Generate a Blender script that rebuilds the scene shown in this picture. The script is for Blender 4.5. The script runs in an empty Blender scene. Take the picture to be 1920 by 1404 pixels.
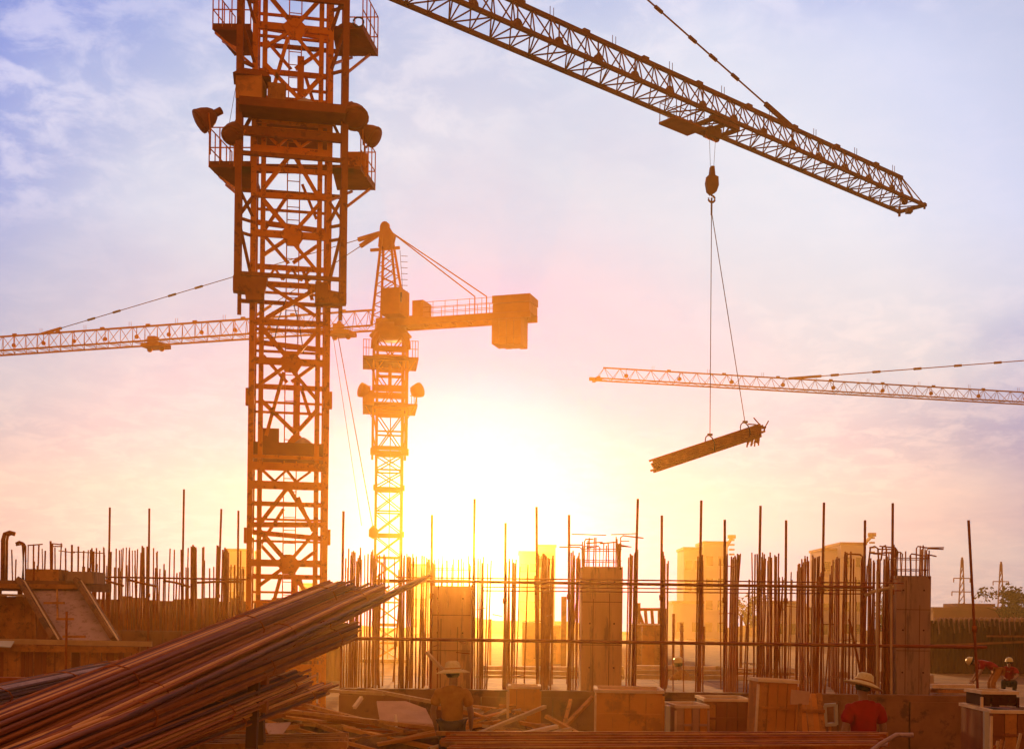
import bpy, bmesh, math, random
from mathutils import Vector, Matrix, Quaternion
random.seed(7)
R = math.radians
sc = bpy.context.scene
COL = sc.collection

# ---------------------------------------------------------------- camera
F = 2300.0            # focal length in photograph pixels
H0 = 2.4              # camera height
ROLL = R(0.7)
cam = bpy.data.objects.new('camera', bpy.data.cameras.new('camera'))
COL.objects.link(cam); sc.camera = cam
cam.data.lens = 36 * F / 1920
cam.data.shift_y = (1160 - 702) / 1920
cam.data.clip_start = 0.1; cam.data.clip_end = 4000
cam.matrix_world = Matrix.Translation((0, 0, H0)) @ Matrix.Rotation(R(90), 4, 'X') @ Matrix.Rotation(ROLL, 4, 'Z')

# ---------------------------------------------------------------- world, sun, exposure
SUN_EL = R(3.45); SUN_AZ = math.atan2(876 - 960, F)
SUND = Vector((math.sin(SUN_AZ) * math.cos(SUN_EL), math.cos(SUN_AZ) * math.cos(SUN_EL), math.sin(SUN_EL)))
world = bpy.data.worlds.new('World'); sc.world = world; world.use_nodes = True
wt = world.node_tree; wn = wt.nodes; wl = wt.links
bg = wn['Background']

def N(nt, typ, **kw):
    n = nt.nodes.new(typ)
    for k, v in kw.items():
        if k.startswith('i_'):
            n.inputs[int(k[2:])].default_value = v
        else:
            setattr(n, k, v)
    return n

def M_(nt, op, a, b=None, c=None, clamp=False):
    n = nt.nodes.new('ShaderNodeMath'); n.operation = op; n.use_clamp = clamp
    for i, v in enumerate((a, b, c)):
        if v is None: continue
        if isinstance(v, (int, float)): n.inputs[i].default_value = v
        else: nt.links.new(v, n.inputs[i])
    return n.outputs[0]

def MIX(nt, fac, a, b, mode='MIX'):
    n = nt.nodes.new('ShaderNodeMix'); n.data_type = 'RGBA'; n.blend_type = mode
    for s, v in ((n.inputs[0], fac), (n.inputs[6], a), (n.inputs[7], b)):
        if isinstance(v, (int, float)): s.default_value = v
        elif isinstance(v, tuple): s.default_value = (*v, 1) if len(v) == 3 else v
        else: nt.links.new(v, s)
    return n.outputs[2]

def RAMP(nt, fac, stops, interp='EASE'):
    n = nt.nodes.new('ShaderNodeValToRGB'); n.color_ramp.interpolation = interp
    els = n.color_ramp.elements
    while len(els) < len(stops): els.new(0.5)
    for e, (p, c) in zip(els, stops):
        e.position = p; e.color = (*c, 1) if isinstance(c, tuple) else (c, c, c, 1)
    nt.links.new(fac, n.inputs[0]); return n.outputs[0]

tc = N(wt, 'ShaderNodeTexCoord')
nrm = N(wt, 'ShaderNodeVectorMath', operation='NORMALIZE'); wl.new(tc.outputs['Generated'], nrm.inputs[0])
sep = N(wt, 'ShaderNodeSeparateXYZ'); wl.new(nrm.outputs[0], sep.inputs[0])
zabs = M_(wt, 'ABSOLUTE', sep.outputs[2])
updir = N(wt, 'ShaderNodeCombineXYZ'); wl.new(sep.outputs[0], updir.inputs[0]); wl.new(sep.outputs[1], updir.inputs[1]); wl.new(zabs, updir.inputs[2])
sky = N(wt, 'ShaderNodeTexSky', sky_type='NISHITA', sun_disc=False, sun_elevation=SUN_EL, sun_rotation=SUN_AZ,
        air_density=1.0, dust_density=0.6, ozone_density=2.5)
wl.new(updir.outputs[0], sky.inputs[0])
dot = N(wt, 'ShaderNodeVectorMath', operation='DOT_PRODUCT'); wl.new(nrm.outputs[0], dot.inputs[0]); dot.inputs[1].default_value = SUND
ang = M_(wt, 'DIVIDE', M_(wt, 'ARCCOSINE', M_(wt, 'MINIMUM', dot.outputs['Value'], 0.99999)), math.pi)   # 0 at the sun, 1 opposite
CLOUD_OFFSET = (9.7, -3.3, 0.0)
# thin high cloud over the whole sky, projected on a flat layer
den = M_(wt, 'ADD', zabs, 0.22)
cx = M_(wt, 'DIVIDE', sep.outputs[0], den); cy = M_(wt, 'DIVIDE', sep.outputs[1], den)
cv = N(wt, 'ShaderNodeCombineXYZ'); wl.new(cx, cv.inputs[0]); wl.new(cy, cv.inputs[1])
bofs = N(wt, 'ShaderNodeVectorMath', operation='ADD'); wl.new(cv.outputs[0], bofs.inputs[0]); bofs.inputs[1].default_value = CLOUD_OFFSET
big = N(wt, 'ShaderNodeTexNoise', i_2=0.85, i_3=6.0, i_4=0.52); wl.new(bofs.outputs[0], big.inputs[0])
small = N(wt, 'ShaderNodeTexNoise', i_2=13.0, i_3=7.0, i_4=0.62); wl.new(cv.outputs[0], small.inputs[0])
small.inputs['Distortion'].default_value = 0.35
puff = RAMP(wt, small.outputs[0], [(0.40, 0.0), (0.66, 1.0)])
patch = N(wt, 'ShaderNodeTexNoise', i_2=0.9, i_3=3.0, i_4=0.5)
pofs = N(wt, 'ShaderNodeVectorMath', operation='ADD'); wl.new(cv.outputs[0], pofs.inputs[0]); pofs.inputs[1].default_value = (7.3, 2.1, 0.0); wl.new(pofs.outputs[0], patch.inputs[0])
puff = M_(wt, 'MULTIPLY', puff, RAMP(wt, patch.outputs[0], [(0.40, 0.15), (0.62, 1.0)]))
veil_m = RAMP(wt, big.outputs[0], [(0.34, 0.12), (0.60, 0.95)])
SKY_STRENGTH = 0.087
nish = N(wt, 'ShaderNodeVectorMath', operation='SCALE'); wl.new(sky.outputs[0], nish.inputs[0]); nish.inputs[3].default_value = 1.0
def SCALED(fac, stops):
    n = N(wt, 'ShaderNodeVectorMath', operation='SCALE'); n.inputs[3].default_value = 16.0
    wl.new(RAMP(wt, fac, [(p, tuple(c / 16 for c in col)) for p, col in stops], 'LINEAR'), n.inputs[0])
    return n.outputs[0]
veil = SCALED(ang, [(0.0, (9.5, 9.0, 11.5)), (0.028, (4.0, 1.2, 8.6)), (0.047, (3.0, 2.9, 6.7)), (0.060, (3.3, 4.3, 6.7)), (0.072, (4.0, 5.4, 7.0)), (0.094, (5.4, 6.6, 7.6)), (0.122, (6.6, 7.2, 8.2)),
                    (0.155, (5.8, 6.4, 8.3)), (0.20, (4.0, 4.5, 6.4)), (0.33, (3.6, 2.8, 2.6)), (0.6, (4.6, 2.2, 0.9)), (1.0, (5.2, 2.1, 0.65))])
blue = SCALED(ang, [(0.0, (9.5, 9.0, 11.5)), (0.028, (4.0, 1.2, 8.6)), (0.047, (3.0, 2.8, 6.6)), (0.072, (3.6, 5.0, 6.9)), (0.094, (4.8, 5.6, 7.4)), (0.122, (4.0, 4.9, 7.4)), (0.155, (1.3, 2.2, 6.8)), (0.22, (1.5, 2.0, 4.6)), (0.4, (2.8, 1.8, 1.5)), (1.0, (4.4, 1.9, 0.7))])
skyc = MIX(wt, 0.9, nish.outputs[0], blue)
skyc = MIX(wt, veil_m, skyc, veil)
puffc = MIX(wt, 1.0, veil, (1.38, 1.2, 1.1), 'MULTIPLY')
skyc = MIX(wt, M_(wt, 'MULTIPLY', puff, 0.6), skyc, puffc)
warm = RAMP(wt, zabs, [(0.0, (0.72, 0.59, 0.50)), (0.12, (0.87, 0.76, 0.68)), (0.30, (1.0, 1.0, 1.0))], 'LINEAR')     # air low over the horizon is redder
warm = MIX(wt, RAMP(wt, ang, [(0.04, 0.0), (0.13, 1.0)]), (1.0, 0.94, 1.0), warm)
skyc = MIX(wt, 1.0, skyc, warm, 'MULTIPLY')
wl.new(skyc, bg.inputs[0]); bg.inputs[1].default_value = SKY_STRENGTH

sun = bpy.data.objects.new('sun', bpy.data.lights.new('sun', 'SUN')); COL.objects.link(sun)
sun.rotation_euler = SUND.to_track_quat('Z', 'Y').to_euler()
sun.location = (0, 0, 60)
sun.data.energy = 5.0; sun.data.angle = R(0.5); sun.data.color = (1.0, 0.50, 0.18)
HAZE_DENSITY = 0.00085; HAZE_G = 0.85; HAZE_COLOR = (1.0, 0.62, 0.14)

vs = sc.view_settings
vs.view_transform = 'Standard'; vs.look = 'None'; vs.exposure = 0.42; vs.gamma = 1.0; vs.use_curve_mapping = False
sc.render.engine = 'CYCLES'
sc.cycles.use_denoising = True; sc.cycles.use_adaptive_sampling = False
sc.cycles.max_bounces = 5; sc.cycles.diffuse_bounces = 2; sc.cycles.volume_bounces = 0

# ---------------------------------------------------------------- pixel -> place
def ray(px, py):
    x = (px - 960) / F; y = (1160 - py) / F
    c, s = math.cos(ROLL), math.sin(ROLL)
    return x * c - y * s, x * s + y * c
def P(px, py, D):
    x, y = ray(px, py); return Vector((x * D, D, H0 + y * D))
def PZ(px, py, z):
    x, y = ray(px, py); D = (z - H0) / y; return Vector((x * D, D, z))
def ZAT(px, py, D): return P(px, py, D).z
def XAT(px, D, py=1160): return P(px, py, D).x

# ---------------------------------------------------------------- materials
def mat(name, c1, c2, rough=0.7, scale=3.0, metal=0.0, bump=0.15, wear=None, wear_amt=0.5, wscale=8.0, stretch=(1, 1, 1)):
    m = bpy.data.materials.new(name); m.use_nodes = True; nt = m.node_tree
    b = nt.nodes['Principled BSDF']
    g = N(nt, 'ShaderNodeNewGeometry')
    mp = N(nt, 'ShaderNodeMapping'); nt.links.new(g.outputs['Position'], mp.inputs[0]); mp.inputs['Scale'].default_value = stretch
    n1 = N(nt, 'ShaderNodeTexNoise', i_2=scale, i_3=6.0, i_4=0.6); nt.links.new(mp.outputs[0], n1.inputs[0])
    f = RAMP(nt, n1.outputs[0], [(0.3, 0.0), (0.7, 1.0)])
    col = MIX(nt, f, c1, c2)
    if wear:
        n2 = N(nt, 'ShaderNodeTexNoise', i_2=wscale, i_3=8.0, i_4=0.7); nt.links.new(mp.outputs[0], n2.inputs[0])
        wf = RAMP(nt, n2.outputs[0], [(0.52, 0.0), (0.62, wear_amt)])
        col = MIX(nt, wf, col, wear)
    nt.links.new(col, b.inputs['Base Color'])
    b.inputs['Roughness'].default_value = rough; b.inputs['Metallic'].default_value = metal
    b.inputs['Specular IOR Level'].default_value = 0.12
    if bump:
        bp = N(nt, 'ShaderNodeBump'); bp.inputs['Strength'].default_value = bump; bp.inputs['Distance'].default_value = 0.02
        n3 = N(nt, 'ShaderNodeTexNoise', i_2=scale * 9, i_3=5.0); nt.links.new(mp.outputs[0], n3.inputs[0])
        nt.links.new(n3.outputs[0], bp.inputs['Height']); nt.links.new(bp.outputs[0], b.inputs['Normal'])
    return m
MT = dict(
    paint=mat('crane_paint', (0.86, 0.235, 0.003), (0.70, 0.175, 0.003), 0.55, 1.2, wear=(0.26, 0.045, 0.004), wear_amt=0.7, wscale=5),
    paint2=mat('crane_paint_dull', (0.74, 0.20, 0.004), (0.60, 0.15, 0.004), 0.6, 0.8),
    jibpaint=mat('glare_free_jib_paint', (0.26, 0.060, 0.004), (0.17, 0.036, 0.004), 0.65, 1.5),  # crane paint darkened: the lack of sun glare is put into the colour
    cagepaint=mat('glare_free_cage_paint', (0.44, 0.095, 0.003), (0.32, 0.062, 0.003), 0.6, 1.5, wear=(0.16, 0.03, 0.004), wear_amt=0.7, wscale=5),  # darker cage coat painted in where no glare lifts the upper mast; worn patches
    deckplate=mat('deck_plate', (0.38, 0.08, 0.006), (0.26, 0.05, 0.006), 0.7, 2.0),
    rust=mat('rusty_steel', (0.46, 0.105, 0.006), (0.27, 0.055, 0.004), 0.75, 5.0, bump=0.3),
    darkrust=mat('dark_rusty_steel', (0.40, 0.095, 0.004), (0.31, 0.07, 0.003), 0.7, 3.0, bump=0),
    bar_deep=mat('bar_steel_deep', (0.14, 0.028, 0.003), (0.09, 0.018, 0.003), 0.7, 3.0, bump=0),
    bar_mid=mat('bar_steel_mid', (0.27, 0.058, 0.003), (0.21, 0.042, 0.003), 0.6, 3.0, bump=0),
    bar_sunlit=mat('bar_steel_sunlit', (0.80, 0.30, 0.03), (0.64, 0.22, 0.02), 0.5, 3.0, bump=0),  # sunlit streaks along the bundles, put into the colour of single bars
    pole=mat('pole_steel', (0.36, 0.065, 0.008), (0.22, 0.036, 0.006), 0.6, 6.0),
    cable=mat('wire_rope', (0.10, 0.035, 0.02), (0.06, 0.02, 0.012), 0.6, 12.0, bump=0),
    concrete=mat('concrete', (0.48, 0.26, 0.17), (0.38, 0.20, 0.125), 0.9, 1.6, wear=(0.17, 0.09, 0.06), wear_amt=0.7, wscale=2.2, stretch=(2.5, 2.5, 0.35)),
    paleconc=mat('pale_glare_concrete', (0.78, 0.46, 0.20), (0.66, 0.37, 0.15), 0.9, 1.6, wear=(0.30, 0.16, 0.09), wear_amt=0.7, wscale=2.2, stretch=(2.5, 2.5, 0.35)),  # concrete lightened: glare of the low sun painted into its colour
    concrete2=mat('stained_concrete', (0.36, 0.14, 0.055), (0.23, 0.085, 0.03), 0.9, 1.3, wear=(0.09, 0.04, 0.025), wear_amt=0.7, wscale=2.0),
    stairconc=mat('stair_soffit_concrete', (0.52, 0.30, 0.27), (0.40, 0.22, 0.20), 0.85, 2.0, wear=(0.25, 0.12, 0.10), wear_amt=0.6),
    earth=mat('earth', (0.26, 0.095, 0.03), (0.16, 0.055, 0.018), 1.0, 0.5, bump=0.8, wear=(0.38, 0.16, 0.05), wear_amt=0.5, wscale=1.2),
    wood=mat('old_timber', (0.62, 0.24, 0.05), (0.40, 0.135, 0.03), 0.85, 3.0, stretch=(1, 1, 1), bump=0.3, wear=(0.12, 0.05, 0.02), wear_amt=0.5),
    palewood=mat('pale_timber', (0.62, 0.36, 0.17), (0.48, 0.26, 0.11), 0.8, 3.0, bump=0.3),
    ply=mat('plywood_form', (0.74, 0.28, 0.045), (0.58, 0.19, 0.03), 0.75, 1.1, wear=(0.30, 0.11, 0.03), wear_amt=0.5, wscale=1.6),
    edge=mat('pale_sunlit_edge', (0.85, 0.58, 0.34), (0.72, 0.45, 0.25), 0.8, 6.0),  # pale tone that paints the sunlit look of top edges and boards
    pinksheet=mat('faded_sheet', (0.60, 0.30, 0.17), (0.50, 0.24, 0.13), 0.7, 3.0),
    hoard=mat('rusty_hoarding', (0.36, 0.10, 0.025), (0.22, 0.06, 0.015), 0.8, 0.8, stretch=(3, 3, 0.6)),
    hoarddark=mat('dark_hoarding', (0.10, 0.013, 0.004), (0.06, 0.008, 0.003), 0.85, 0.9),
    straw=mat('straw', (0.78, 0.55, 0.26), (0.66, 0.44, 0.18), 0.8, 40.0, bump=0.4),
    redcloth=mat('red_cloth', (0.42, 0.010, 0.006), (0.30, 0.006, 0.004), 0.9, 6.0),
    browncloth=mat('brown_cloth', (0.50, 0.19, 0.03), (0.38, 0.13, 0.02), 0.9, 6.0),
    bluecloth=mat('dark_trousers', (0.07, 0.035, 0.03), (0.05, 0.025, 0.02), 0.9, 6.0),
    skin=mat('skin', (0.40, 0.19, 0.11), (0.34, 0.15, 0.085), 0.6, 8.0, bump=0),
    hair=mat('hair', (0.02, 0.012, 0.01), (0.03, 0.015, 0.01), 0.6, 30.0, bump=0),
    helmet=mat('helmet_plastic', (0.75, 0.55, 0.20), (0.70, 0.50, 0.18), 0.35, 3.0, bump=0),
    plaster=mat('far_plaster', (0.62, 0.46, 0.50), (0.52, 0.38, 0.42), 0.9, 0.25, bump=0),
    glass=mat('dark_window', (0.10, 0.06, 0.06), (0.14, 0.08, 0.07), 0.3, 0.5, bump=0),
    roof=mat('roof_sheet', (0.36, 0.13, 0.11), (0.28, 0.10, 0.09), 0.8, 0.4, bump=0),
    leaf=mat('tree_leaf', (0.09, 0.075, 0.03), (0.06, 0.05, 0.02), 0.8, 1.5, bump=0),
    bark=mat('bark', (0.09, 0.05, 0.03), (0.06, 0.035, 0.02), 0.9, 3.0),
    lens=mat('lamp_lens', (0.55, 0.45, 0.35), (0.5, 0.4, 0.3), 0.2, 3.0, bump=0),
    sand=mat('sand_sack', (0.55, 0.33, 0.24), (0.45, 0.26, 0.18), 0.95, 6.0),
)

# ---------------------------------------------------------------- object helpers
W = {}     # object name -> world matrix
def _link(o, mw, parent):
    COL.objects.link(o)
    if parent is not None:
        o.parent = parent
        o.matrix_parent_inverse = W[parent.name].inverted()
    o.matrix_basis = mw
    W[o.name] = mw.copy()
    return o
def tag(o, label=None, cat=None, group=None, kind=None):
    if label: o['label'] = label
    if cat: o['category'] = cat
    if group: o['group'] = group
    if kind: o['kind'] = kind
    return o
def empty(name, loc, parent=None, label=None, cat=None, group=None):
    o = bpy.data.objects.new(name, None); o.empty_display_size = 0.3
    return tag(_link(o, Matrix.Translation(loc), parent), label, cat, group, None if parent else 'thing')
_unit = {}
def unit(shape, m):
    k = (shape, m)
    if k in _unit: return _unit[k]
    bm = bmesh.new()
    if shape == 'box':
        bmesh.ops.create_cube(bm, size=1.0)
    elif shape.startswith('cyl'):
        bmesh.ops.create_cone(bm, cap_ends=True, segments=int(shape[3:]), radius1=0.5, radius2=0.5, depth=1.0)
    elif shape == 'angle':      # L section bar
        t = 0.2
        pts = [(-.5, -.5), (.5, -.5), (.5, -.5 + t), (-.5 + t, -.5 + t), (-.5 + t, .5), (-.5, .5)]
        lo = [bm.verts.new((x, y, -.5)) for x, y in pts]; hi = [bm.verts.new((x, y, .5)) for x, y in pts]
        for i in range(6):
            j = (i + 1) % 6; bm.faces.new((lo[i], lo[j], hi[j], hi[i]))
        bm.faces.new(lo[::-1]); bm.faces.new(hi)
    elif shape == 'ball':
        bmesh.ops.create_icosphere(bm, subdivisions=2, radius=0.5)
    bmesh.ops.recalc_face_normals(bm, faces=bm.faces)
    me = bpy.data.meshes.new(shape + '_' + m); bm.to_mesh(me); bm.free()
    if shape.startswith('cyl') or shape == 'ball':
        for p in me.polygons: p.use_smooth = len(p.vertices) <= 4
    me.materials.append(MT[m]); _unit[k] = me
    return me
def bar(name, parent, a, b, w, m='paint', shape='box', d=None, up=None):
    """straight member from a to b (world)"""
    a = Vector(a); b = Vector(b); v = b - a; L = v.length
    z = v.normalized()
    if up is None: up = Vector((0, 1, 0)) if abs(z.y) < 0.9 else Vector((1, 0, 0))
    y = (up - z * up.dot(z)).normalized(); x = y.cross(z)
    d = d or w
    mw = Matrix(((x.x * w, y.x * d, z.x * L, (a.x + b.x) / 2), (x.y * w, y.y * d, z.y * L, (a.y + b.y) / 2),
                 (x.z * w, y.z * d, z.z * L, (a.z + b.z) / 2), (0, 0, 0, 1)))
    o = bpy.data.objects.new(name, unit(shape, m))
    return _link(o, mw, parent)
def blk(name, parent, c, dims, m, rz=0.0, rx=0.0, ry=0.0, shape='box'):
    mw = Matrix.Translation(c) @ Matrix.Rotation(rz, 4, 'Z') @ Matrix.Rotation(ry, 4, 'Y') @ Matrix.Rotation(rx, 4, 'X') @ Matrix.Diagonal((*dims, 1))
    return _link(bpy.data.objects.new(name, unit(shape, m)), mw, parent)
def meshobj(name, parent, verts, faces, m, smooth=False, origin=None):
    verts = [Vector(v) for v in verts]
    o0 = Vector(origin) if origin is not None else sum(verts, Vector()) / len(verts)
    me = bpy.data.meshes.new(name)
    me.from_pydata([v - o0 for v in verts], [], faces); me.update()
    bm = bmesh.new(); bm.from_mesh(me); bmesh.ops.recalc_face_normals(bm, faces=bm.faces); bm.to_mesh(me); bm.free()
    if smooth:
        for p in me.polygons: p.use_smooth = True
    me.materials.append(MT[m])
    return _link(bpy.data.objects.new(name, me), Matrix.Translation(o0), parent)
def prism(name, parent, pts, thick, m):
    """flat polygon (world points) given thickness along its normal (vector)"""
    t = Vector(thick); n = len(pts); pts = [Vector(p) for p in pts]
    vs_ = pts + [p + t for p in pts]
    fs = [list(range(n)), list(range(2 * n - 1, n - 1, -1))] + [[i, (i + 1) % n, n + (i + 1) % n, n + i] for i in range(n)]
    return meshobj(name, parent, vs_, fs, m)
def lathe(name, parent, base, axis, prof, m, seg=20, smooth=True):
    """prof: (radius, height) along axis from base"""
    axis = Vector(axis).normalized(); q = axis.to_track_quat('Z', 'Y'); base = Vector(base)
    vv, ff = [], []
    for r, h in prof:
        for k in range(seg):
            t = 2 * math.pi * k / seg
            vv.append(base + q @ Vector((r * math.cos(t), r * math.sin(t), h)))
    for i in range(len(prof) - 1):
        for k in range(seg):
            k2 = (k + 1) % seg
            ff.append((i * seg + k, i * seg + k2, (i + 1) * seg + k2, (i + 1) * seg + k))
    ff.append(tuple(range(seg - 1, -1, -1))); ff.append(tuple(range((len(prof) - 1) * seg, len(prof) * seg)))
    return meshobj(name, parent, vv, ff, m, smooth, origin=base)
def tube(name, parent, pts, r, m, seg=6, r_end=None):
    """bent bar through points"""
    pts = [Vector(p) for p in pts]; vv, ff = [], []
    for i, p in enumerate(pts):
        t = (pts[min(i + 1, len(pts) - 1)] - pts[max(i - 1, 0)]).normalized()
        q = t.to_track_quat('Z', 'Y'); rr = r if r_end is None else r + (r_end - r) * i / (len(pts) - 1)
        for k in range(seg):
            a = 2 * math.pi * k / seg
            vv.append(p + q @ Vector((rr * math.cos(a), rr * math.sin(a), 0)))
    for i in range(len(pts) - 1):
        for k in range(seg):
            k2 = (k + 1) % seg
            ff.append((i * seg + k, i * seg + k2, (i + 1) * seg + k2, (i + 1) * seg + k))
    ff.append(tuple(range(seg - 1, -1, -1))); ff.append(tuple(range((len(pts) - 1) * seg, len(pts) * seg)))
    return meshobj(name, parent, vv, ff, m, True)

# ---------------------------------------------------------------- ground
GX, GY0, GY1 = 160, -15, 216
def ground():
    xs = [-GX, -100, -60, -40, -30] + [-25 + i for i in range(51)] + [30, 40, 60, 100, GX]
    ys = [GY0, -5, 0, 5] + [8 + i * 0.8 for i in range(60)] + [60, 70, 80, 100, 130, 170, 190, GY1]
    vv = []
    for y in ys:
        for x in xs:
            z = 0.0
            if abs(x) <= 25 and 8 < y < 56: z = random.uniform(-0.04, 0.03)
            vv.append((x, y, z))
    n = len(xs)
    ff = [(j * n + i, j * n + i + 1, (j + 1) * n + i + 1, (j + 1) * n + i) for j in range(len(ys) - 1) for i in range(n - 1)]
    o = meshobj('ground', None, vv, ff, 'earth', True, origin=(0, 0, 0)); tag(o, kind='structure')
ground()
def ridge():
    vv, ff = [], []
    n = 120
    for i in range(n + 1):
        x = -158 + 316 * i / n
        h = 2.6 + 1.3 * math.sin(i * 0.35) + 0.9 * math.sin(i * 0.9 + 1) + random.uniform(-0.5, 0.5)
        vv += [(x, 200, -0.4), (x, 206, max(0.5, h * .65)), (x, 214, -0.4)]
    for i in range(n):
        a = 3 * i
        ff += [(a, a + 3, a + 4, a + 1), (a + 1, a + 4, a + 5, a + 2)]
    tag(meshobj('hills', None, vv, ff, 'earth', True), kind='structure')
ridge()

# ================================================================ main tower crane
D1 = 30.0; S1 = F / D1
CR = empty('tower_crane', (P(539, 1000, D1).x, D1, 0), None,
           'tall orange lattice tower crane with two railed platforms, its jib carrying the hanging bar bundle', 'tower crane')
C1 = W['tower_crane'].translation.copy()
yaw = math.atan2(C1.x, C1.y)
EX = Vector((math.cos(yaw), -math.sin(yaw), 0)); EY = Vector((math.sin(yaw), math.cos(yaw), 0)); EZ = Vector((0, 0, 1))
def zy(py): return ZAT(545, py, D1)
def L1(x, py, d):           # x in px from mast axis, py photo row, d metres in depth
    v = C1 + EX * (x / S1) + EY * d; v.z = zy(py); return v
HD = 0.95
# corner posts, split in sections of one storey each
sections = [(-70, 130), (130, 330), (330, 545), (545, 745), (745, 1000), (1000, 1180), (1180, 1349)]
SEC = []
for (t, b) in sections:
    s = empty('mast_section', L1(0, b, 0), CR); SEC.append((t, b, s))
    for sx in (-1, 1):
        for sd in (-1, 1):
            bar('corner_post', s, L1(sx * 67.5, b, sd * HD), L1(sx * 67.5, t, sd * HD), 0.13, up=EY)
        bar('guide_rail', s, L1(sx * 50.5, b, -HD + 0.02), L1(sx * 50.5, t, -HD + 0.02), 0.115, up=EY)
    # side faces
    for sx in (-1, 1):
        bar('side_brace', s, L1(sx * 67.5, b - 6, -HD), L1(sx * 67.5, t + 6, HD), 0.06)
        bar('side_brace', s, L1(sx * 67.5, t + 6, -HD), L1(sx * 67.5, b - 6, HD), 0.06)
        bar('side_rail', s, L1(sx * 67.5, t + 3, -HD), L1(sx * 67.5, t + 3, HD), 0.08)
def sec_of(py):
    for t, b, s in SEC:
        if py < b: return s
    return SEC[-1][2]
DEP = {'f': -HD - 0.03, 'b': HD - 0.05, 'm': 0.1}
def H(py, w, f='f', x0=-64, x1=64, tilt=0.0, m='paint'):
    bar('horizontal_brace', sec_of(py), L1(x0, py - tilt / 2, DEP[f]), L1(x1, py + tilt / 2, DEP[f]), w * 1.05 / S1, m, d=0.07, up=EY)
def DG(x0, y0, x1, y1, w, f='f'):
    dd = DEP[f] - (0.07 if f == 'f' else -0.07)
    bar('diagonal_brace', sec_of((y0 + y1) / 2), L1(x0, y0, dd), L1(x1, y1, dd), w * 1.1 / S1, 'paint', 'angle', d=0.06, up=EY)
def module(n, lo, hi):
    def ok(*d): return all(lo <= q <= hi for q in d)
    for dy, w, f, tl in [(-86, 4, 'b', 0), (-66, 9, 'f', -3), (-56, 9, 'b', 9), (-44, 4, 'b', 0), (4, 12, 'f', 0), (24, 9, 'b', 0),
                         (54, 4, 'b', 0), (73, 4, 'b', 0), (140, 3, 'b', 0), (177, 6, 'f', 0), (194, 14, 'f', 0), (228, 14, 'f', 0),
                         (262, 8, 'f', 0)]:
        if ok(dy): H(n + dy, w, f, tilt=tl)
    for x0, a, x1, b, w, f in [(-50, -54, 0, 2, 8, 'f'), (48, -52, 2, 4, 6, 'f'), (-50, -36, -4, 14, 6, 'b'), (50, -24, 4, 12, 6, 'b'),
                               (-3, 10, -50, 46, 6, 'f'), (4, 20, 50, 72, 6, 'f'), (-10, 24, -40, 140, 6, 'f'), (24, 26, 42, 82, 6, 'b'),
                               (-50, 76, 12, 134, 7, 'f'), (52, 88, 18, 128, 7, 'f'),
                               (-46, 202, -24, 222, 5, 'f'), (-24, 222, -4, 202, 4, 'f'), (-2, 202, 14, 222, 5, 'f'), (14, 222, 40, 202, 4, 'f'),
                               (-2, 234, -50, 300, 7, 'f'), (2, 234, 50, 312, 7, 'f'), (20, 234, 48, 300, 5, 'b'), (-8, 258, -50, 326, 6, 'b')]:
        if ok(a, b): DG(x0, n + a, x1, n + b, w, f)
    if ok(0, 12):
        c = L1(1, n + 4, -HD - 0.12)
        prism('gusset_plate', sec_of(n), [L1(-20, n + 2, -HD - 0.115), L1(-4, n - 12, -HD - 0.115), L1(8, n - 12, -HD - 0.115), L1(26, n + 4, -HD - 0.115),
                                          L1(14, n + 24, -HD - 0.115), L1(-8, n + 24, -HD - 0.115)], EY * 0.03, 'paint')
    if ok(150):
        bar('centre_post', sec_of(n + 90), L1(14, n + 146, 0), L1(14, n + 22, 0), 12.5 / S1, 'paint', up=EY)
        prism('post_foot', sec_of(n + 90), [L1(6, n + 128, -.2), L1(22, n + 128, -.2), L1(34, n + 146, -.2), L1(-6, n + 146, -.2)], EY * 0.3, 'paint')
    if ok(150, 172):
        blk('deck', sec_of(n + 160), L1(0, n + 160, 0), (1.83, 1.75, 22 / S1), 'deckplate', -yaw)
        lathe('sand_heap', sec_of(n + 160), L1(27, n + 149, -0.2), EZ, [(0.33, 0), (0.24, 0.08), (0.1, 0.19), (0.02, 0.23)], 'sand', 10)
module(85, -90, 360); module(460, -90, 92); module(690, -90, 360); module(1055, -90, 285)
# band at the foot of the climbing cage
H(555, 9); H(586, 5, 'b'); H(604, 5, 'b')
for x0, a, x1, b in [(-40, 546, -28, 528), (-28, 528, -14, 548), (-14, 548, 2, 526), (2, 526, 16, 548), (18, 548, 34, 528)]: DG(x0, a, x1, b, 4)
DG(-42, 558, 46, 610, 6); DG(46, 560, -42, 618, 7)
# small cabinets behind the posts
blk('switch_cabinet', sec_of(820), L1(-33, 820, 0.1), (0.40, 0.6, 0.36), 'deckplate', -yaw)
for py0, py1 in ((745, 775), (996, 1024)):
    for sx in (-1, 1):
        blk('splice_plate', sec_of(py0 + 5), L1(sx * 75, (py0 + py1) / 2, -HD), (0.06, 0.2, (py1 - py0) / S1), 'paint', -yaw)
# ladder inside the mast
lad = empty('ladder', L1(-4, 1340, 0.35), CR)
for x in (-8, 15): bar('ladder_rail', lad, L1(x, 1345, 0.35), L1(x, -60, 0.35), 0.03, 'paint', 'cyl6')
for i in range(57): bar('rung', lad, L1(-8, 1335 - i * 24.5, 0.35), L1(15, 1335 - i * 24.5, 0.35), 0.022, 'paint', 'cyl6')
for pts in ([(38, 208), (30, 222), (45, 226)], [(-8, 560), (-22, 600), (-30, 650)], [(4, 560), (18, 610), (26, 660)]):
    tube('power_cable', CR, [L1(x, y, 0.1) for x, y in pts], 0.014, 'cable')

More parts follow.
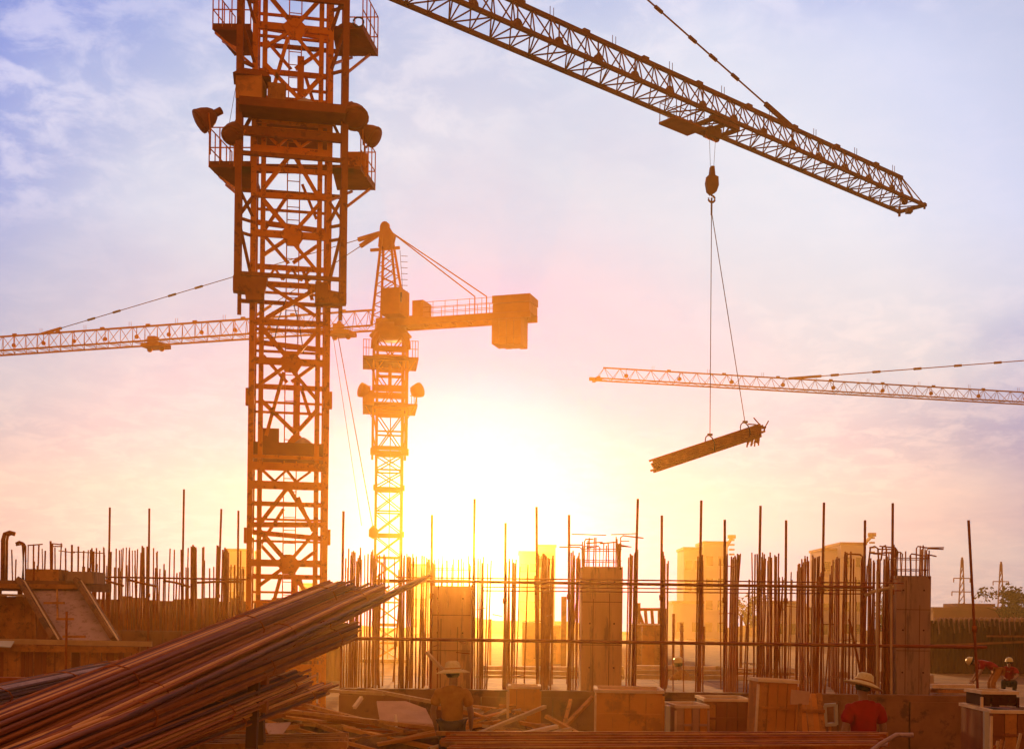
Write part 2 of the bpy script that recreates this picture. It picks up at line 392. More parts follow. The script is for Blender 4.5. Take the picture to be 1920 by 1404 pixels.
# ---- climbing cage round the upper mast
cage = empty('climbing_cage', L1(0, 590, 0), CR)
for sx in (-1, 1):
    for sd in (-1.25, 1.25):
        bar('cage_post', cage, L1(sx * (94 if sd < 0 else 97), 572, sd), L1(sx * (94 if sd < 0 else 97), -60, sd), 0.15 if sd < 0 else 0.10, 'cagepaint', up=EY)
    for a, b in ((20, 95), (95, 165), (395, 440), (440, 395), (455, 560), (300, 240)):
        bar('cage_tie', cage, L1(sx * 91, a, -1.25), L1(sx * 66, b, -HD), 0.07, 'cagepaint')
    for a in (50, 165, 445, 470): bar('cage_tie', cage, L1(sx * 94, a, -1.25), L1(sx * 66, a, -HD), 0.06, 'cagepaint')
    for a, b in ((110, 220), (220, 110), (370, 470), (470, 370)):
        bar('cage_brace', cage, L1(sx * 94, a, -1.25), L1(sx * 97, b, 1.25), 0.06, 'cagepaint')
prism('cage_shoe', cage, [L1(-101, 550, -1.32), L1(-40, 550, -1.32), L1(-46, 578, -1.32), L1(-46, 590, -1.32), L1(-78, 592, -1.32), L1(-80, 578, -1.32), L1(-101, 576, -1.32)], EY * 0.3, 'cagepaint')
prism('cage_shoe', cage, [L1(44, 552, -1.32), L1(66, 552, -1.32), L1(68, 566, -1.32), L1(100, 570, -1.32), L1(100, 588, -1.32), L1(44, 590, -1.32)], EY * 0.3, 'cagepaint')
for sd in (-1.27, 1.27):
    for py in (45, 330, 545): bar('cage_ring', cage, L1(-94, py, sd), L1(94, py, sd), 0.09, 'cagepaint', up=EY)
# deep lintel band across the cage between the platforms
blk('cage_band', cage, L1(4, 288, -1.2), (2.4, 0.12, 0.20), 'cagepaint', -yaw)

def railing(part, pts, h, posts=4, mid=2):
    for i in range(len(pts) - 1):
        a, b = pts[i], pts[i + 1]
        for k in range(posts + (1 if i == len(pts) - 2 else 0)):
            q = a.lerp(b, k / posts)
            bar('rail_post', part, q, q + EZ * h, 0.032, 'paint', 'cyl6')
        for j in range(1, mid + 1):
            zz = EZ * (h * j / mid - 0.01); bar('handrail', part, a + zz, b + zz, 0.032, 'paint', 'cyl6')
        bar('toe_board', part, a + EZ * 0.08, b + EZ * 0.08, 0.14, 'deckplate', d=0.02, up=(b - a).cross(EZ))
def platform(z, polys, rails, h):
    for poly in polys:
        pts = [PZ(x, y, z) for x, y in poly]
        d = prism('platform', CR, pts, EZ * 0.07, 'deckplate')
        for r in rails:
            if r[0] == poly[0] or r[0] in poly: railing(d, [PZ(x, y, z + 0.07) for x, y in r], h)
zl = H0 + (1160 - 330) / S1
platform(zl, [[(392, 314), (470, 314), (488, 356), (434, 356)], [(622, 316), (676, 318), (703, 357), (632, 357)], [(440, 312), (664, 315), (664, 327), (440, 325)]],
         [[(470, 314), (392, 314), (434, 356)], [(676, 318), (703, 357), (650, 357)]], 0.98)
zu = H0 + (1160 - 78) / S1
platform(zu, [[(399, 56), (470, 57), (488, 105), (440, 105)], [(622, 54), (680, 56), (708, 106), (632, 106)]],
         [[(470, 57), (399, 56), (440, 105)], [(680, 56), (708, 106), (650, 106)]], 1.0)
# diagonal struts under the platforms
for a, b, z in (((412, 330), (-90, 395), zl), ((424, 345), (-90, 402), zl), ((694, 352), (92, 412), zl), ((660, 357), (66, 398), zl),
                ((418, 76), (-90, 140), zu), ((404, 60), (-66, 168), zu), ((694, 100), (92, 166), zu), ((660, 106), (66, 150), zu)):
    bar('platform_strut', CR, PZ(*a, z) - EZ * 0.03, L1(b[0], b[1], -1.0), 0.05, 'paint')
# sheet guard and site box on the lower platform, cabinet on the inner deck
sg = [PZ(640, 318, zl + .07), PZ(690, 350, zl + .07)]
prism('sheet_guard', CR, [L1(98, 318, -0.2), L1(140, 326, -0.2), L1(140, 282, -0.2), L1(98, 282, -0.2)], EY * 0.04, 'paint')
cab = blk('control_cabinet', CR, L1(-73, 224, -1.45), (0.60, 0.5, 0.54), 'ply', -yaw - 0.2)
prism('cabinet_lid', cab, [L1(-104, 204, -1.75), L1(-88, 194, -1.75), L1(-48, 196, -1.75), L1(-38, 206, -1.75)], EY * 0.66, 'deckplate')
cab2 = blk('tool_box', CR, L1(-28, 228, -1.4), (0.42, 0.5, 0.42), 'wood', -yaw)
for k in range(3): bar('batten', cab2, L1(-40 + 12 * k, 244, -1.67), L1(-40 + 12 * k, 214, -1.67), 0.05, 'wood', d=0.03)
blk('front_deck', CR, L1(0, 252, -1.4), (2.42, 0.75, 0.20), 'deckplate', -yaw)
lathe('sand_heap', CR, L1(22, 244, -1.4), EZ, [(0.36, 0), (0.26, 0.08), (0.1, 0.18), (0.02, 0.22)], 'sand', 12)
def floodlight(pos, axis, dia, foot):
    axis = Vector(axis).normalized()
    f = lathe('floodlight', CR, Vector(pos) - axis * 0.26 * dia / .6, axis,
              [(0.05 * dia, 0), (0.22 * dia, 0.03), (0.36 * dia, 0.13), (0.46 * dia, 0.27), (0.5 * dia, 0.4), (0.52 * dia, 0.42), (0.52 * dia, 0.46), (0.44 * dia, 0.462)], 'deckplate', 18)
    lathe('lens', f, Vector(pos) + axis * (0.462 - 0.26 * dia / .6), axis, [(0.43 * dia, 0), (0.3 * dia, 0.04), (0.02 * dia, 0.06)], 'deckplate', 18)
    lathe('ballast_box', f, Vector(pos) - axis * (0.26 * dia / .6 + 0.16), axis, [(0.09, 0), (0.09, 0.17)], 'deckplate', 8)
    side = axis.cross(EZ).normalized()
    for s in (-1, 1): bar('bracket', f, Vector(pos) + side * s * 0.53 * dia, Vector(foot) + side * s * 0.08, 0.035, 'paint')
    bar('lamp_post', f, Vector(foot) + EZ * 0.02, Vector(foot) - EZ * 0.5, 0.05, 'paint', 'cyl8')
floodlight(P(388, 221, 29.0), (-0.75, -0.3, -0.55), 0.56, P(394, 250, 29.0))
floodlight(P(440, 245, 28.6), (-0.1, -0.6, -0.75), 0.5, P(440, 272, 28.6))
floodlight(P(664, 215, 29.0), (0.25, -0.55, -0.75), 0.62, P(648, 235, 29.0))
floodlight(P(689, 250, 29.6), (0.75, -0.25, -0.5), 0.5, P(684, 275, 29.6))
bar('guy_wire', CR, P(447, 135, 29.2), P(430, 232, 29.2), 0.012, 'cable', 'cyl6')
tube('cable_coil', CR, [P(672 + 10 * math.cos(a), 42 + 9 * math.sin(a), 29.4) for a in [k * 0.5 for k in range(14)]], 0.02, 'cable')
blk('winch_housing', CR, L1(102, 66, -0.3), (0.55, 0.6, 0.32), 'deckplate', -yaw, shape='cyl10')

# ---- slewing ring, tower head, counter jib above the frame
JW = 1.10; JH = 1.03
lo, hi = 6.0, 40.0          # find jib height so that its far bottom chord passes the mast axis at JW/2
for _ in range(60):
    h = (lo + hi) / 2
    A = PZ(740, 0, H0 + h); B = PZ(1671, 391, H0 + h); d = (B - A).normalized(); nrm_ = Vector((-d.y, d.x, 0))
    off = (A - C1).dot(nrm_)
    if off > JW / 2: hi = h
    else: lo = h
JZ = H0 + h; JD = d; JN = nrm_          # JN points away from the camera
J0 = Vector((C1.x, C1.y, JZ)); JL = (B - J0).dot(JD) + 0.6
lathe('slewing_ring', CR, (C1.x, C1.y, zy(-72) ), EZ, [(1.05, 0), (1.05, 0.15), (0.9, 0.16), (0.9, max(0.2, JZ - zy(-72)))], 'paint', 24)
APEX = J0 + EZ * 6.9 - JD * 0.3
for s1 in (-1, 1):
    for s2 in (-1, 1):
        bar('tower_head_leg', CR, J0 + JD * s1 * 0.6 + JN * s2 * 0.6, APEX + JN * s2 * 0.15, 0.11)
for k in range(1, 6):
    t = k / 6.5
    for s1 in (-1, 1):
        a = (J0 + JD * s1 * 0.6 + JN * 0.6).lerp(APEX + JN * 0.15, t); b = (J0 + JD * s1 * 0.6 - JN * 0.6).lerp(APEX - JN * 0.15, t)
        bar('tower_head_brace', CR, a, b, 0.06)
cj = empty('counter_jib', J0, CR)
for s in (-1, 1): bar('counter_jib_beam', cj, J0 + JN * s * 0.6, J0 - JD * 9.5 + JN * s * 0.6, 0.14, d=0.3)
for k in range(9): bar('counter_jib_cross_bar', cj, J0 - JD * (1 + k) + JN * 0.6, J0 - JD * (1 + k) - JN * 0.6, 0.08)
blk('counterweight', cj, J0 - JD * 8.6 - EZ * 0.6, (1.6, 1.1, 2.2), 'concrete2', math.atan2(JD.y, JD.x))
for s in (-1, 1): bar('pendant_bar', cj, APEX, J0 - JD * 8.8 + JN * s * 0.55, 0.05)

# ---- triangular jib
def jib(root, J0, JD, JN, L, w, h, bay, chord, lace, m, nsec, lamps=0.0, top_end=None, posts=None, start=0.0, lamp_r=0.15):
    nb = int(round((L - start) / bay)); step = (L - start) / nb
    secs = []
    for k in range(nsec):
        a = start + (L - start) * k / nsec; b = start + (L - start) * (k + 1) / nsec
        s = empty('jib_section', J0 + JD * a, root); secs.append(s)
        for sgn in (-1, 1): bar('bottom_chord', s, J0 + JD * a + JN * sgn * w / 2, J0 + JD * b + JN * sgn * w / 2, chord, m)
        b2 = min(b, top_end) if top_end else b
        bar('top_chord', s, J0 + JD * a + EZ * h, J0 + JD * b2 + EZ * h, chord * 1.05, m)
    def tip(t): return J0 + JD * min(t, top_end or t) + EZ * h
    for i in range(nb):
        t0 = start + i * step; t1 = t0 + step; tm = (t0 + t1) / 2; s = secs[min(nsec - 1, int(i * nsec / nb))]
        for sgn in (-1, 1):
            bar('lacing_bar', s, J0 + JD * t0 + JN * sgn * w / 2, tip(tm), lace, m, 'cyl6')
            bar('lacing_bar', s, J0 + JD * t1 + JN * sgn * w / 2, tip(tm), lace, m, 'cyl6')
        bar('bottom_cross_bar', s, J0 + JD * t0 - JN * w / 2, J0 + JD * t0 + JN * w / 2, lace, m, 'cyl6')
        sg = 1 if i % 2 else -1
        bar('bottom_diagonal', s, J0 + JD * t0 - JN * sg * w / 2, J0 + JD * t1 + JN * sg * w / 2, lace, m, 'cyl6')
    if lamps:
        t = start + lamps
        while t < L - 0.3:
            s = secs[min(nsec - 1, int((t - start) / (L - start) * nsec))]
            blk('guide_pulley', s, J0 + JD * t + EZ * h * 0.42, (lamp_r * 2, lamp_r * 2, 0.10), m, math.atan2(JN.y, JN.x) + math.pi / 2, rx=R(90), shape='cyl12')
            bar('pulley_bracket', s, J0 + JD * t + EZ * h * 0.42, J0 + JD * t + EZ * h, lace, m)
            t += lamps
    if posts:
        t = start + posts
        while t < (top_end or L):
            s = secs[min(nsec - 1, int((t - start) / (L - start) * nsec))]
            for q in (-0.07, 0.07): bar('rope_guide', s, J0 + JD * (t + q) + EZ * (h + 0.0), J0 + JD * (t + q) + EZ * (h + 0.33), 0.022, m, 'cyl6')
            blk('joint_lug', s, J0 + JD * (t - 1.2) + EZ * (h + 0.07), (0.25, 0.12, 0.12), m, math.atan2(JD.y, JD.x))
            t += posts
    return secs
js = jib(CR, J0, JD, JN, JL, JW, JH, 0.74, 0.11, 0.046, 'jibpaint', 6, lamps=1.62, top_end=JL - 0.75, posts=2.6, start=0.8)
endc = J0 + JD * JL
bar('end_beam', js[-1], endc - JN * 0.62, endc + JN * 0.62, 0.12, 'jibpaint')
bar('end_stop', js[-1], endc + JN * JW / 2 - EZ * 0.18, endc + JN * JW / 2 + EZ * 0.22, 0.08, 'jibpaint')
bar('end_stop', js[-1], endc - JN * JW / 2 - EZ * 0.15, endc - JN * JW / 2 + EZ * 0.1, 0.07, 'jibpaint')
lathe('warning_lamp', js[-1], endc - JD * 0.05 + EZ * 0.38 + JN * 0.3, JN, [(0.1, -0.1), (0.17, -0.05), (0.17, 0.05), (0.1, 0.1)], 'jibpaint', 14)
for s in (-1, 1): bar('lacing_bar', js[-1], endc + JN * s * JW / 2, J0 + JD * (JL - 0.75) + EZ * JH, 0.04, 'jibpaint', 'cyl6')
blk('rope_anchor', js[-1], endc - JD * 0.2 - EZ * 0.13, (0.22, 0.3, 0.18), 'jibpaint')
# pendant line
tp = 0
def t_at(px, hh=None):
    lo, hi = 0.5, JL
    for _ in range(50):
        m_ = (lo + hi) / 2; p = J0 + JD * m_ + EZ * (JH if hh is None else hh)
        x = p.x / p.y; yy = (p.z - H0) / p.y
        c, s = math.cos(ROLL), math.sin(ROLL)
        if 960 + F * (x * c + yy * s) < px: lo = m_
        else: hi = m_
    return lo
tpend = t_at(1487)
PA = J0 + JD * tpend + EZ * JH
PB = P(1214, 0, PA.y - (1487 - 1214) / (1487 - 545) * (PA.y - C1.y))      # where the line leaves the frame
dirp = (PB - PA).normalized()
APX2 = PA + dirp * ((PA - J0).xy.length / max(0.01, dirp.xy.length))
bar('pendant_line', CR, PA, APX2, 0.06, 'jibpaint', 'cyl8')
bar('pendant_socket', CR, PA, PA + dirp * 1.5, 0.15, 'jibpaint', d=0.1)
for k in (2.9, 4.0, 5.0, 6.6, 8.2): bar('pendant_joint', CR, PA + dirp * k, PA + dirp * (k + 0.32), 0.13, 'jibpaint', 'cyl8')
# trolley with its service basket
tt = t_at(1336, -0.2)
T0 = J0 + JD * tt
tro = empty('trolley', T0, CR)
for s in (-1, 1):
    bar('trolley_side_frame', tro, T0 - JD * 0.7 + JN * s * 0.5 - EZ * 0.15, T0 + JD * 0.7 + JN * s * 0.5 - EZ * 0.15, 0.13, 'jibpaint', d=0.16)
    for q in (-0.5, 0.5): blk('trolley_wheel', tro, T0 + JD * q + JN * s * 0.52 + EZ * 0.02, (0.2, 0.2, 0.08), 'deckplate', math.atan2(JD.y, JD.x), rx=R(90), shape='cyl12')
for q in (-0.65, 0, 0.65): bar('trolley_cross_beam', tro, T0 + JD * q - JN * 0.5 - EZ * 0.2, T0 + JD * q + JN * 0.5 - EZ * 0.2, 0.12, 'jibpaint')
blk('sheave_block', tro, T0 - EZ * 0.34, (0.55, 0.34, 0.3), 'jibpaint', math.atan2(JD.y, JD.x))
for q in (-0.18, 0.18): blk('sheave', tro, T0 + JD * q - EZ * 0.42, (0.34, 0.34, 0.06), 'deckplate', math.atan2(JD.y, JD.x), rx=R(90), shape='cyl12')
B0 = T0 - JD * 1.35 + JN * 0.15 - EZ * 0.42
bk = blk('service_basket', tro, B0, (1.4, 0.75, 0.07), 'deckplate', math.atan2(JD.y, JD.x))
tro_c = [B0 + JD * a + JN * b for a, b in ((-.68, -.35), (.68, -.35), (.68, .35), (-.68, .35))]
for i in range(4):
    a, b = tro_c[i], tro_c[(i + 1) % 4]
    bar('basket_post', tro, a, a + EZ * 0.65, 0.03, 'jibpaint', 'cyl6'); bar('basket_post', tro, a.lerp(b, .5), a.lerp(b, .5) + EZ * 0.65, 0.025, 'jibpaint', 'cyl6')
    for zz in (0.35, 0.65): bar('basket_rail', tro, a + EZ * zz, b + EZ * zz, 0.025, 'jibpaint', 'cyl6')
bar('basket_arm', tro, B0 + JD * 0.5, T0 - EZ * 0.18, 0.10, 'jibpaint')
# hoist ropes, hook block
HK = Vector((T0.x, T0.y, 0)); HK.z = ZAT(1334, 318, T0.y)
sx_ = P(1334, 330, T0.y).x - T0.x
for q in (-0.16, 0.16):
    bar('hoist_rope', CR, T0 + JD * q - EZ * 0.45, Vector((HK.x, HK.y, HK.z)) + JD * q * 0.5, 0.014, 'cable', 'cyl6')
hb = empty('hook_block', HK - EZ * 0.7, CR)
s60 = F / T0.y
prism('cheek_plate', hb, [HK + EX * a / s60 - EZ * b / s60 - EY * 0.1 for a, b in ((-3, -5), (3, -5), (5, 12), (11, 14), (12, 30), (8, 42), (-2, 48), (-9, 42), (-12, 26), (-10, 14), (-5, 12))], EY * 0.2, 'jibpaint')
blk('hook_sheave', hb, HK - EZ * 0.38, (0.42, 0.42, 0.08), 'deckplate', -yaw, rx=R(90), shape='cyl14')
hk = HK - EZ * (48 / s60)
tube('hook', hb, [hk + EZ * 0.08] + [hk - EZ * 0.13 + (EX * math.sin(a) + EZ * math.cos(a)) * 0.11 for a in [k * 0.45 for k in range(12)]], 0.035, 'jibpaint', 8)

# ================================================================ hanging bundle of bars
hookp = hk - EZ * 0.24
LD = T0.y
BL = P(1229, 872, LD - 0.5); BR = P(1425, 807, LD + 0.9)
BU = empty('bar_bundle', (BL + BR) / 2, None, 'tilted bundle of steel bars hanging in slings under the crane hook', 'bar bundle')
axis = (BR - BL).normalized(); upb = (EZ - axis * axis.z).normalized(); sdb = axis.cross(upb)
cells = []
for i in range(-3, 4):
    for j in range(-3, 4):
        if i * i + j * j <= 11: cells.append((i, j))
random.seed(3)
for i, j in cells:
    r0 = upb * (i * 0.064) + sdb * (j * 0.064)
    a0 = random.uniform(-0.16, 0.10); a1 = random.uniform(-0.15, 0.08)
    bar('steel_bar', BU, BL + r0 + axis * a0, BR + r0 + axis * a1, 0.076, 'rust', 'cyl6')
for k in range(15):       # short bent ends dangling at the high end
    b0 = BR - axis * random.uniform(0.0, 0.55) + upb * random.uniform(-0.18, -0.02) + sdb * random.uniform(-.12, .12)
    l = random.uniform(0.22, 0.52)
    bar('bent_end', BU, b0, b0 - EZ * l * (1 - (BR - b0).length * 0.6) - axis * random.uniform(0.0, 0.12) * 1.2, 0.055, 'rust', 'cyl6')
for a, b in (((1428, 800), (1413, 783)), ((1418, 796), (1402, 795)), ((1432, 805), (1441, 789)), ((1430, 812), (1436, 800))):
    bar('bent_end', BU, P(*a, LD + .8), P(*b, LD + .8), 0.045, 'rust', 'cyl6')
SLA = P(1331, 830, LD + 0.15); SLB = P(1397, 806, LD + 0.65)
SL = empty('lifting_sling', hookp, None, 'pair of thin wire slings running from the hook to the bar bundle', 'sling')
bar('sling_ring', SL, hookp + EZ * 0.15, hookp - EZ * 0.42, 0.06, 'cable', 'cyl8')
for e in (SLA, SLB):
    bar('sling_leg', SL, hookp - EZ * 0.3, e + EZ * 0.22, 0.028, 'cable', 'cyl6')
    ring = [e + (upb * math.cos(t) + sdb * math.sin(t)) * 0.275 - upb * 0.02 for t in [k * math.pi / 6 for k in range(13)]]
    tube('choker_loop', SL, ring, 0.02, 'cable', 6)
    blk('shackle', SL, e + EZ * 0.27, (0.16, 0.08, 0.07), 'cable', -yaw)

# ================================================================ second tower crane
D2 = 66.0; S2 = F / D2
CX = P(727, 1060, D2)
C2 = empty('tower_crane', (CX.x, D2, 0), None, 'smaller tower crane with square counterweight blocks and a pointed tower head', 'tower crane')
O2 = Vector((CX.x, D2, 0))
yaw2 = math.atan2(O2.x, O2.y) - 0.02
E2 = Vector((math.cos(yaw2), -math.sin(yaw2), 0)); Y2 = Vector((math.sin(yaw2), math.cos(yaw2), 0))
def L2(x, py, d=0.0):
    v = O2 + E2 * (x / S2) + Y2 * d; v.z = ZAT(733, py, D2); return v
HW = 24
secs2 = [(628, 700), (700, 775), (775, 850), (850, 917), (917, 1003), (1003, 1088), (1088, 1170), (1170, 1240)]
zb = ZAT(733, 1240, D2)
for i, (t, b) in enumerate(secs2):
    s = empty('mast_section', L2(0, b), C2)
    for sx in (-1, 1):
        for sd in (-0.72, 0.72): bar('corner_post', s, L2(sx * HW, b, sd), L2(sx * HW, t, sd), 0.14 if sd < 0 else 0.12, 'paint2', up=Y2)
    for sd in (-0.75, 0.75):
        mid = (t + b) / 2
        DGS = [(-HW, t + 3, HW, mid - 2), (HW, t + 3, -HW, mid - 2), (-HW, mid + 2, HW, b - 3), (HW, mid + 2, -HW, b - 3)] if i > 2 else [(-HW, t + 3, HW, b - 3), (HW, t + 3, -HW, b - 3)]
        for x0, y0, x1, y1 in DGS: bar('diagonal_brace', s, L2(x0, y0, sd), L2(x1, y1, sd), 0.06, 'paint2')
        for py, w in ((t + 1, 0.16), (mid, 0.08)): bar('horizontal_brace', s, L2(-HW, py, sd), L2(HW, py, sd), w, 'paint2', d=0.08, up=Y2)
    for sx in (-1, 1):
        bar('side_brace', s, L2(sx * HW, b, -.72), L2(sx * HW, t, .72), 0.06, 'paint2')
        if i > 2: blk('splice_plate', s, L2(sx * (HW + 3), b, -.72), (0.12, 0.22, 0.30), 'paint2', -yaw2)
bar('ladder', C2, L2(2, 1235, 0.2), L2(2, 640, 0.2), 0.05, 'paint2')
blk('base_block', C2, (O2.x, O2.y, (zb + 0.0) / 2 + 0.02), (2.6, 2.6, max(0.3, zb + 0.05)), 'concrete2')
# climbing cage
cage2 = empty('climbing_cage', L2(0, 850), C2)
for sx in (-1, 1):
    for sd in (-1.05, 1.05): bar('cage_post', cage2, L2(sx * 31, 858, sd), L2(sx * 31, 650, sd), 0.12, 'paint2', up=Y2)
    for a, b in ((660, 700), (700, 740), (780, 820), (820, 850)): bar('cage_tie', cage2, L2(sx * 31, a, -1.05), L2(sx * HW, b, -.72), 0.07, 'paint2')
    blk('cage_shoe', cage2, L2(sx * 29, 852, -1.05), (0.36, 0.3, 0.34), 'paint2', -yaw2)
for py, w in ((662, .3), (680, .25), (735, .35), (750, .16), (770, .2), (845, .22)):
    for sd in (-1.07, 1.07): bar('cage_ring', cage2, L2(-31, py, sd), L2(31, py, sd), w, 'paint2', d=0.1, up=Y2)
bar('centre_post', cage2, L2(0, 734), L2(0, 684), 0.18, 'paint2')
for pz, hw in ((680, 51), (766, 50)):
    d_ = blk('platform', C2, L2(0, pz, 0.2), (2 * hw / S2, 3.0, 0.14), 'deckplate', -yaw2)
    for sx in (-1, 1):
        for q in (0, 0.5, 1.0):
            p = L2(sx * (hw - 1 - q * 10), pz, -1.25); bar('rail_post', d_, p, p + EZ * 0.95, 0.04, 'paint2', 'cyl6')
        for zz in (0.5, 0.93): bar('handrail', d_, L2(sx * (hw - 1), pz, -1.25) + EZ * zz, L2(sx * (hw - 14), pz, -1.25) + EZ * zz, 0.04, 'paint2', 'cyl6')
        bar('platform_strut', C2, L2(sx * (hw - 5), pz + 2, -1.0), L2(sx * 31, pz + 26, -1.0), 0.05, 'paint2')
blk('control_cabinet', C2, L2(-40, 755, -1.2), (0.6, 0.5, 0.75), 'paint2', -yaw2)
for px, sx in ((683, -1), (783, 1)):
    q = P(px, 734, D2 - 1.2)
    f = lathe('floodlight', C2, q - Vector((sx * .3, 0, .05)), (sx * 0.7, -0.4, 0.15), [(0.08, 0), (0.3, 0.1), (0.38, 0.4), (0.4, 0.55), (0.3, 0.6)], 'paint2', 12)
    bar('lamp_post', f, q, L2(sx * 46, 766, -1.2), 0.07, 'paint2')
# conical top section and slewing ring
lathe('turntable', C2, L2(0, 636), EZ, [(0.95, 0), (1.15, 0.15), (0.85, 0.5), (0.85, 0.75)], 'paint2', 20)
for sx in (-1, 1):
    tube('neck_post', C2, [L2(sx * 32, 662, -1.0), L2(sx * 31, 648, -1.0), L2(sx * 25, 634, -0.8), L2(sx * 16, 624, -0.5)], 0.16, 'paint2', 6)
# jib direction from the photograph
JZ2 = ZAT(735, 613, D2)
Pm = Vector((L2(0, 613).x, L2(0, 613).y, JZ2)); A2 = PZ(0, 662, JZ2)
JD2 = (A2 - Pm).normalized(); JN2 = Vector((-JD2.y, JD2.x, 0))
JL2 = (A2 - Pm).length + 6
js2 = jib(C2, Pm, JD2, JN2, JL2, 1.15, 0.98, 0.82, 0.09, 0.036, 'paint2', 6, lamps=2.15, posts=3.1, start=0.9, lamp_r=0.12)
def along2(px, z):           # point over the jib line at photo column px
    lo, hi = -20.0, 45.0
    for _ in range(60):
        m_ = (lo + hi) / 2; q = Pm + JD2 * m_
        if 960 + F * (q.x / q.y) > px - 6: lo = m_
        else: hi = m_
    q = Pm + JD2 * lo; return Vector((q.x, q.y, z))
for px in (292, 640):
    q = along2(px, JZ2); t = empty('trolley', q, C2)
    blk('trolley_frame', t, q - EZ * 0.2, (1.3, 1.1, 0.22), 'paint2', math.atan2(JD2.y, JD2.x))
    for k in (-.4, .4): blk('trolley_wheel', t, q + JD2 * k - EZ * 0.38, (0.3, 0.3, 0.1), 'paint2', math.atan2(JD2.y, JD2.x), rx=R(90), shape='cyl12')
    blk('trolley_motor', t, q + JD2 * 0.2 + EZ * 0.15, (0.5, 0.4, 0.4), 'paint2', math.atan2(JD2.y, JD2.x))
# tower head
AP2 = P(722, 428, D2)
feet = [Pm + JD2 * a + JN2 * b for a, b in ((0.85, -0.6), (0.85, 0.6), (-0.75, -0.6), (-0.75, 0.6))]
tops = [AP2 + JD2 * a + JN2 * b - EZ * 0.35 for a, b in ((0.12, -0.12), (0.12, 0.12), (-0.35, -0.12), (-0.35, 0.12))]
th = empty('tower_head', Pm, C2)
for f, t in zip(feet, tops): bar('tower_head_leg', th, f, t, 0.13, 'paint2')
for k in range(8):
    t0, t1 = k / 9, (k + 1) / 9
    for i, j in ((0, 2), (1, 3), (2, 0), (3, 1)): bar('tower_head_lacing', th, feet[i].lerp(tops[i], t0), feet[j].lerp(tops[j], t1), 0.045, 'paint2')
prism('head_plate', th, [AP2 + JD2 * a + EZ * b - JN2 * 0.12 for a, b in ((0.25, 0.1), (0.05, 0.25), (-0.2, 0.1), (-0.6, -0.5), (-0.45, -1.1), (0.35, -1.0))], JN2 * 0.24, 'paint2')
blk('head_pulley', th, AP2 + EZ * 0.1, (0.5, 0.5, 0.2), 'paint2', math.atan2(JD2.y, JD2.x), rx=R(90), shape='cyl14')
xb = P(722, 467, D2); bar('head_cross_arm', th, xb + JD2 * 0.85, xb - JD2 * 0.85, 0.14, 'paint2')
# rear stay of the ladder cage
for k in range(9):
    q = P(752, 480 + 11 * k, D2); bar('ladder_hoop', th, q, q + E2 * 0.35, 0.03, 'cable', 'cyl6')
bar('ladder_rail', th, P(750, 470, D2), P(756, 560, D2), 0.03, 'cable', 'cyl6')
# cab, machinery
pm_ = math.atan2(JD2.y, JD2.x)
def C2box(name, x0, y0, x1, y1, depth, m='paint2', rz=None, off=0.0, par=None):
    c = (P(x0, y0, D2) + P(x1, y1, D2)) / 2 + JN2 * off
    return blk(name, par or C2, c, ((x1 - x0) / S2, depth, (y1 - y0) / S2), m, pm_ if rz is None else rz)
cabn = C2box('operator_cab', 737, 555, 775, 603, 1.3, off=-1.1 if JN2.y > 0 else 1.1)
blk('cab_window', cabn, W[cabn.name].translation + Vector((0.1, -0.67, 0.15)), (0.7, 0.03, 0.5), 'glass', pm_)
C2box('winch_house', 780, 568, 802, 612, 1.2)
C2box('machinery_deck', 712, 600, 806, 612, 1.6)
# counter jib
ce = along2(1000, 0); cjl = (Vector((ce.x, ce.y, 0)) - Vector((Pm.x, Pm.y, 0))).length
cj2 = empty('counter_jib', Pm, C2)
for s in (-1, 1): bar('counter_jib_beam', cj2, Pm + JN2 * s * 0.6 + EZ * 0.05, Pm - JD2 * cjl + JN2 * s * 0.6 + EZ * 0.05, 0.34, 'paint2', d=0.16)
for k in range(1, 9): bar('counter_jib_cross_bar', cj2, Pm - JD2 * k * cjl / 9 - JN2 * .6, Pm - JD2 * k * cjl / 9 + JN2 * .6, 0.1, 'paint2')
for k in range(9):
    for s in (-1, 1):
        q = Pm - JD2 * (2.0 + k * (cjl - 2.6) / 8) + JN2 * s * 0.62
        bar('rail_post', cj2, q, q + EZ * 1.05, 0.035, 'paint2', 'cyl6')
for s in (-1, 1):
    for zz in (0.5, 0.75, 1.03): bar('handrail', cj2, Pm - JD2 * 2 + JN2 * s * .62 + EZ * zz, Pm - JD2 * (cjl - .6) + JN2 * s * .62 + EZ * zz, 0.03, 'paint2', 'cyl6')
cw = empty('counterweight', Pm - JD2 * (cjl - 1), C2)
def cwb(x0, y0, x1, y1, dep):
    q0 = along2(x0, 0); q1 = along2(x1, 0); c = (q0 + q1) / 2; dd = c.y
    za, zb_ = ZAT((x0 + x1) / 2, y1, dd), ZAT((x0 + x1) / 2, y0, dd)
    blk('weight_block', cw, Vector((c.x, c.y, (za + zb_) / 2)), ((q1 - q0).length, dep, zb_ - za), 'concrete2' if False else 'paint2', pm_)
cwb(930, 559, 1000, 573, 1.5); cwb(931, 574.5, 999, 591, 1.46)
for k in range(4): cwb(928.5 + k * 13.8, 592, 941 + k * 13.8, 649 + k % 2, 1.2)
cwb(929, 604, 982.5, 606, 1.26); cwb(929, 634, 982.5, 636, 1.26)
